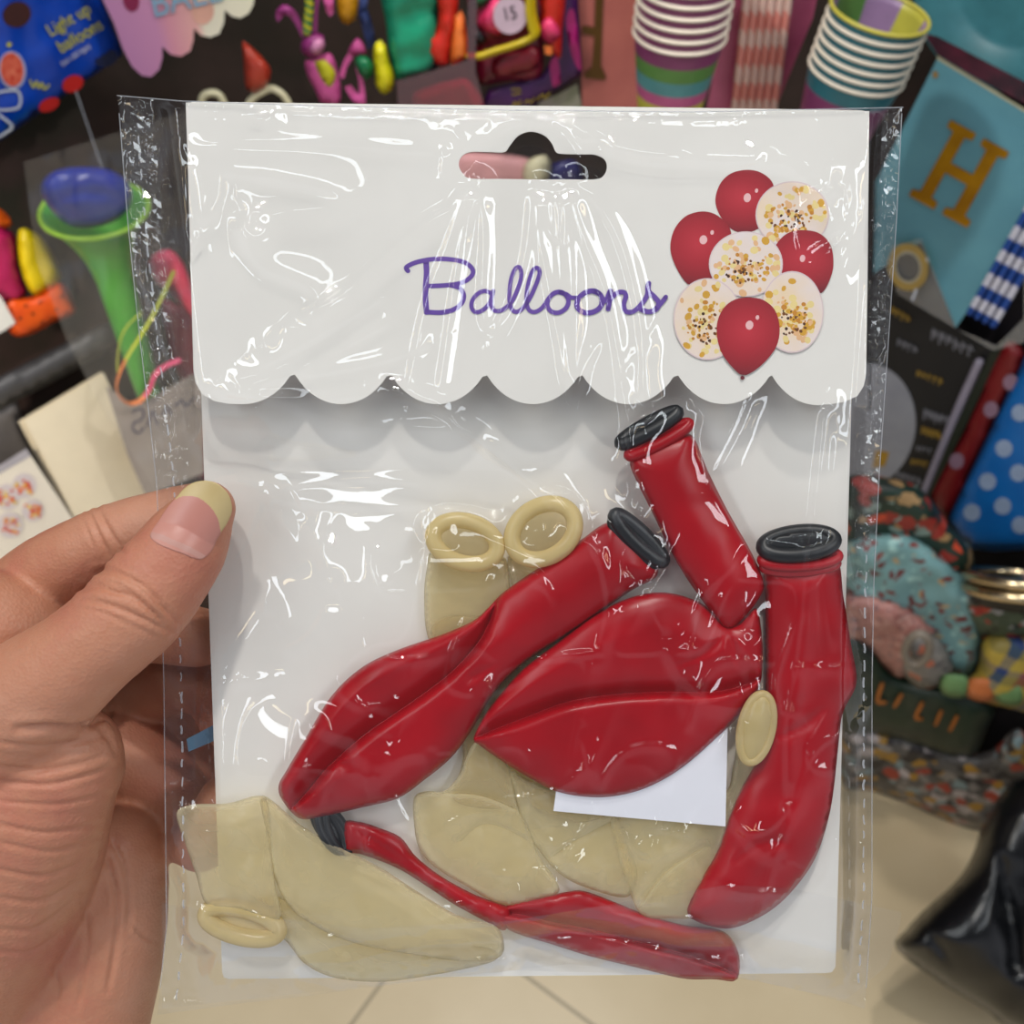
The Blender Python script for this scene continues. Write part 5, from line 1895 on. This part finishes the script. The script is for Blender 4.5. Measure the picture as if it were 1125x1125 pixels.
o = plate('price_sticker', poly([(-12, 318), (1, 326), (17, 355), (0, 366), (-12, 370)], 5), LEFT, 37, .6, m('sticker_white', (214, 214, 214), .5))
single(o, 'small white price sticker at the left photo edge', 'sticker')
M_CLR = film('side_packet_film', 1.55, .05, .08)
x_, y_ = np.meshgrid(np.linspace(0, 1, 50), np.linspace(0, 1, 60))
lx = np.interp(y_, [0, .3, .55, .75, 1], [26, 40, 75, 112, 172])
xx = lx * (1 - x_) + 222 * x_
yy = 116 + y_ * 424 + (1 - x_) * 62 * (1 - y_)
hh_ = 50 + 9 * np.abs(vnoise(xx / 13, yy / 30)) + 6 * vnoise(xx / 40, yy / 40)
o = mesh('plastic_packet', HPL(np.stack([xx.ravel(), yy.ravel()], 1), hh_.ravel()), grid_faces(50, 60), M_CLR)
single(o, 'clear crinkled packet around the green horn at left', 'packet')
W, F = merge(*[stroke_geo(np.array(p), 2.2, HPL, 58, .4) for p in ([(146, 452), (155, 449), (158, 455), (154, 462), (148, 464), (146, 471), (152, 476), (158, 470)], [(162, 468), (168, 452), (173, 466)], [(178, 456), (184, 448), (188, 456)], [(192, 446), (200, 440), (204, 446), (214, 436)])])
mesh('handwriting', W, F, m('pen_ink', (70, 70, 90), .5), o, smooth=False)
o = plate('paper_card', poly([(116, 424), (150, 446), (224, 404), (224, 520), (160, 545), (140, 500)], 8), HPL, 26, 1, m('grey_card', (150, 142, 138), .6, c2=(136, 128, 126), nscale=20))
single(o, 'grey card with pen marks inside the clear packet below the green horn', 'card')
# shelf and white cards
M_SHELF = m('shelf_grey', (66, 66, 70), .45, c2=(58, 58, 62), nscale=14)
sh_t = thing('shelf', 'dark grey display shelf board slanting across the left photo edge', 'shelf', LEFT([(40, 425)], 20)[0])
pillow('board', poly([(-20, 424), (0, 414), (92, 366), (130, 346), (150, 372), (110, 392), (20, 440), (-20, 462)], 8), LEFT, 22, 12, 5, M_SHELF, sh_t, spacing=10)
pillow('upright', poly([(-20, 458), (0, 447), (18, 440), (30, 470), (70, 552), (60, 600), (-20, 600)], 8), LEFT, 8, 6, 5, m('upright_grey', (84, 80, 80), .5), sh_t, spacing=10)
t = thing('card_stack', 'stack of plain white cards standing at left behind the index finger', 'card stack', LEFT([(110, 600)], 20)[0])
for k in range(4):
    plate('card', poly([(20 + k * 2.2, 463 - k * .6), (111 + k, 408.5 + k * .4), (176, 545), (176, 620), (110, 620), (92 + k * 2, 600)], 10), LEFT, 20 + 4 * k, 2.6, m('plain_card', (232, 222, 200), .5), t)
t = thing('printed_card', 'white card printed with confetti balloons in the left photo edge corner', 'card', LEFT([(20, 600)], 30)[0])
plate('sheet', poly([(-20, 523), (0, 511), (28.6, 493), (52, 528), (80, 570), (80, 640), (-20, 640)], 8), LEFT, 34, 4, m('print_card', (228, 222, 212), .5), t)
plate('grey_top', poly([(-20, 523), (0, 511), (28.6, 493), (34, 501), (2, 519), (-20, 531)], 6), LEFT, 38.2, .4, m('print_band', (170, 168, 180), .5), t)
for i, (x, y, r_) in enumerate(((26.6, 533.6, 13.5), (8, 546, 14), (36, 561, 12), (11, 577, 14))):
    e = plate('printed_balloon', ell(x, y, r_, r_ * 1.02, 0, 26), LEFT, 38.3 + .3 * i, .3, m('print_grey', (206, 198, 204), .5), t)
    r2 = random.Random(i)
    gs, mi, off = [], [], 0
    for q in range(22):
        xx_, yy_ = x + r2.uniform(-.7, .7) * r_, y + r2.uniform(-.5, .6) * r_
        g = plate_geo(ell(xx_, yy_, r2.uniform(1.2, 2.6), r2.uniform(1.2, 2.2), 0, 8), LEFT, 38.8 + .3 * i + .02 * q, .2)
        gs.append(g)
        mi += [q % 3] * len(g[1])
    W, F = merge(*gs)
    mesh('confetti', W, F, [m('print_red', (206, 60, 50), .5), m('print_yellow', (230, 196, 90), .5), m('print_orange', (226, 120, 60), .5)], e, smooth=False, midx=mi)
# small pale blue scrap seen between the fingers
o = plate('paper_scrap', poly([(205, 812), (262, 782), (268, 800), (207, 826)], 6), P, -3.2, .3, m('scrap_blue', (90, 130, 160), .5))
single(o, 'pale blue strip behind the packet, glimpsed between the fingers and the white card', 'paper strip')
o = pil('balloon', [(196, 480), (214, 470), (240, 480), (250, 520), (225, 530), (200, 512)], WALL, 30, 8, 12, m('mauve_latex', (110, 50, 84), .35, c2=(190, 120, 110), nscale=60), noise=3)
single(o, 'mauve balloon glimpsed above the index finger beside the white card', 'balloon')
# things seen through the hang hole
o = pil('balloon', [(500, 170), (540, 168), (575, 172), (590, 180), (588, 205), (500, 205)], WALL, 24, 8, 12, m('blush_latex', (220, 160, 160), .4))
single(o, 'blush pink balloon seen through the left of the hang hole', 'balloon')
o = pil('balloon', [(580, 176), (600, 170), (606, 185), (598, 202), (580, 204), (574, 192)], WALL, 34, 6, 9, m('ivory_latex', (214, 206, 170), .35))
single(o, 'ivory balloon seen through the middle of the hang hole', 'balloon')
o = pil('balloon', [(590, 192), (612, 178), (632, 176), (640, 190), (636, 206), (590, 206)], WALL, 26, 6, 9, m('indigo_latex', (30, 26, 92), .35))
single(o, 'indigo balloon seen through the right half of the hang hole', 'balloon')
# ================================================================== CAMERA, LIGHT
cam = bpy.data.cameras.new('camera')
cam.sensor_width = 36
cam.lens = 36
cam.clip_start = .02
co = bpy.data.objects.new('camera', cam)
COL.objects.link(co)
co.location = Vector(CAM)
co.rotation_euler = (math.pi / 2 - PITCH, 0, 0)
cam.dof.use_dof = True
cam.dof.focus_distance = .217
cam.dof.aperture_fstop = 24
SC.camera = co


def area(name, loc, sx, sy, power, color, rot=(0, 0, 0)):
    l = bpy.data.lights.new(name, 'AREA')
    l.shape = 'RECTANGLE'
    l.size, l.size_y = sx, sy
    l.energy = power
    l.color = color
    o = bpy.data.objects.new(name, l)
    COL.objects.link(o)
    o.location = loc
    o.rotation_euler = rot
    return o


COOL, WARM, NEUT = (.88, .95, 1.0), (1.0, .78, .48), (1.0, .97, .92)
PC = np.array((0, .14, 1.33))       # the packet; the shop ceiling is high above it
CK = 2.3


def lamp(name, x, y, z, sx, sy, power, color):
    p = PC + (np.array((x, y, z)) - PC) * CK
    return area(name, p, sx * CK, sy * CK, power * CK * CK, color)


lamp('ceiling_spot', -.126, .29, 2.8, .07, .07, 6.2, NEUT)
lamp('ceiling_spot', .06, .57, 2.8, .07, .07, 6.2, NEUT)
lamp('ceiling_panel', -1.05, -.55, 2.75, .22, 1.8, 14, COOL)
lamp('ceiling_panel', 1.05, -.55, 2.75, .22, 1.8, 14, COOL)
lamp('ceiling_panel', -1.5, -.4, 2.75, .08, 1.4, 3.5, WARM)
lamp('ceiling_panel', 1.5, -.4, 2.75, .08, 1.2, 2.5, WARM)
lamp('ceiling_panel', 0, 1.1, 2.75, 1.5, .14, 1.4, NEUT)
lamp('ceiling_panel', 0, -.15, 2.75, .7, .10, 1.8, COOL)
for sx_ in (-1, 1):
    dl = bpy.data.lights.new('wall_fill_spot', 'SPOT')  # added crossed fill spots, no real fixtures, to brighten the hanging goods
    dl.energy = 50
    dl.color = (1, .96, .9)
    dl.spot_size = math.radians(31)
    dl.spot_blend = .7
    dl.shadow_soft_size = .05
    do_ = bpy.data.objects.new('wall_fill_spot', dl)
    COL.objects.link(do_)
    do_.location = (sx_ * .8, .22, 2.4)
    do_.rotation_euler = (Vector((-sx_ * .45, .86, .82)) - Vector(do_.location)).to_track_quat('-Z', 'Y').to_euler()
sl_ = bpy.data.lights.new('card_fill_spot', 'SPOT')  # added warm fill beside the camera, only to brighten the white cards
sl_.energy = 40
sl_.color = (1, .88, .7)
sl_.spot_size = math.radians(34)
sl_.spot_blend = .6
sl_.shadow_soft_size = .03
so = bpy.data.objects.new('card_fill_spot', sl_)
COL.objects.link(so)
so.location = (-.55, .0, 1.45)
so.rotation_euler = (Vector((-.49, .79, .66)) - Vector(so.location)).to_track_quat('-Z', 'Y').to_euler()

w = bpy.data.worlds.new('shop_air')
SC.world = w
w.use_nodes = True
wt = w.node_tree
wtc = wt.nodes.new('ShaderNodeTexCoord')
wsx = wt.nodes.new('ShaderNodeSeparateXYZ')
wmr = wt.nodes.new('ShaderNodeMapRange')     # the lit shop at eye level, a dim void under the roof
wmr.inputs[1].default_value = .45
wmr.inputs[2].default_value = .05
wmr.inputs[3].default_value = .13
wmr.inputs[4].default_value = .55
wt.links.new(wtc.outputs['Generated'], wsx.inputs[0])
wt.links.new(wsx.outputs['Z'], wmr.inputs[0])
bg = w.node_tree.nodes['Background']
bg.inputs['Color'].default_value = (.92, .95, 1.05, 1)
wt.links.new(wmr.outputs[0], bg.inputs['Strength'])
SC.view_settings.view_transform = 'Standard'
SC.view_settings.look = 'None'
SC.view_settings.exposure = -.10
SC.view_settings.gamma = 1
SC.view_settings.use_curve_mapping = False
SC.cycles.max_bounces = 10
SC.cycles.transparent_max_bounces = 24
SC.cycles.caustics_reflective = False
SC.cycles.caustics_refractive = False
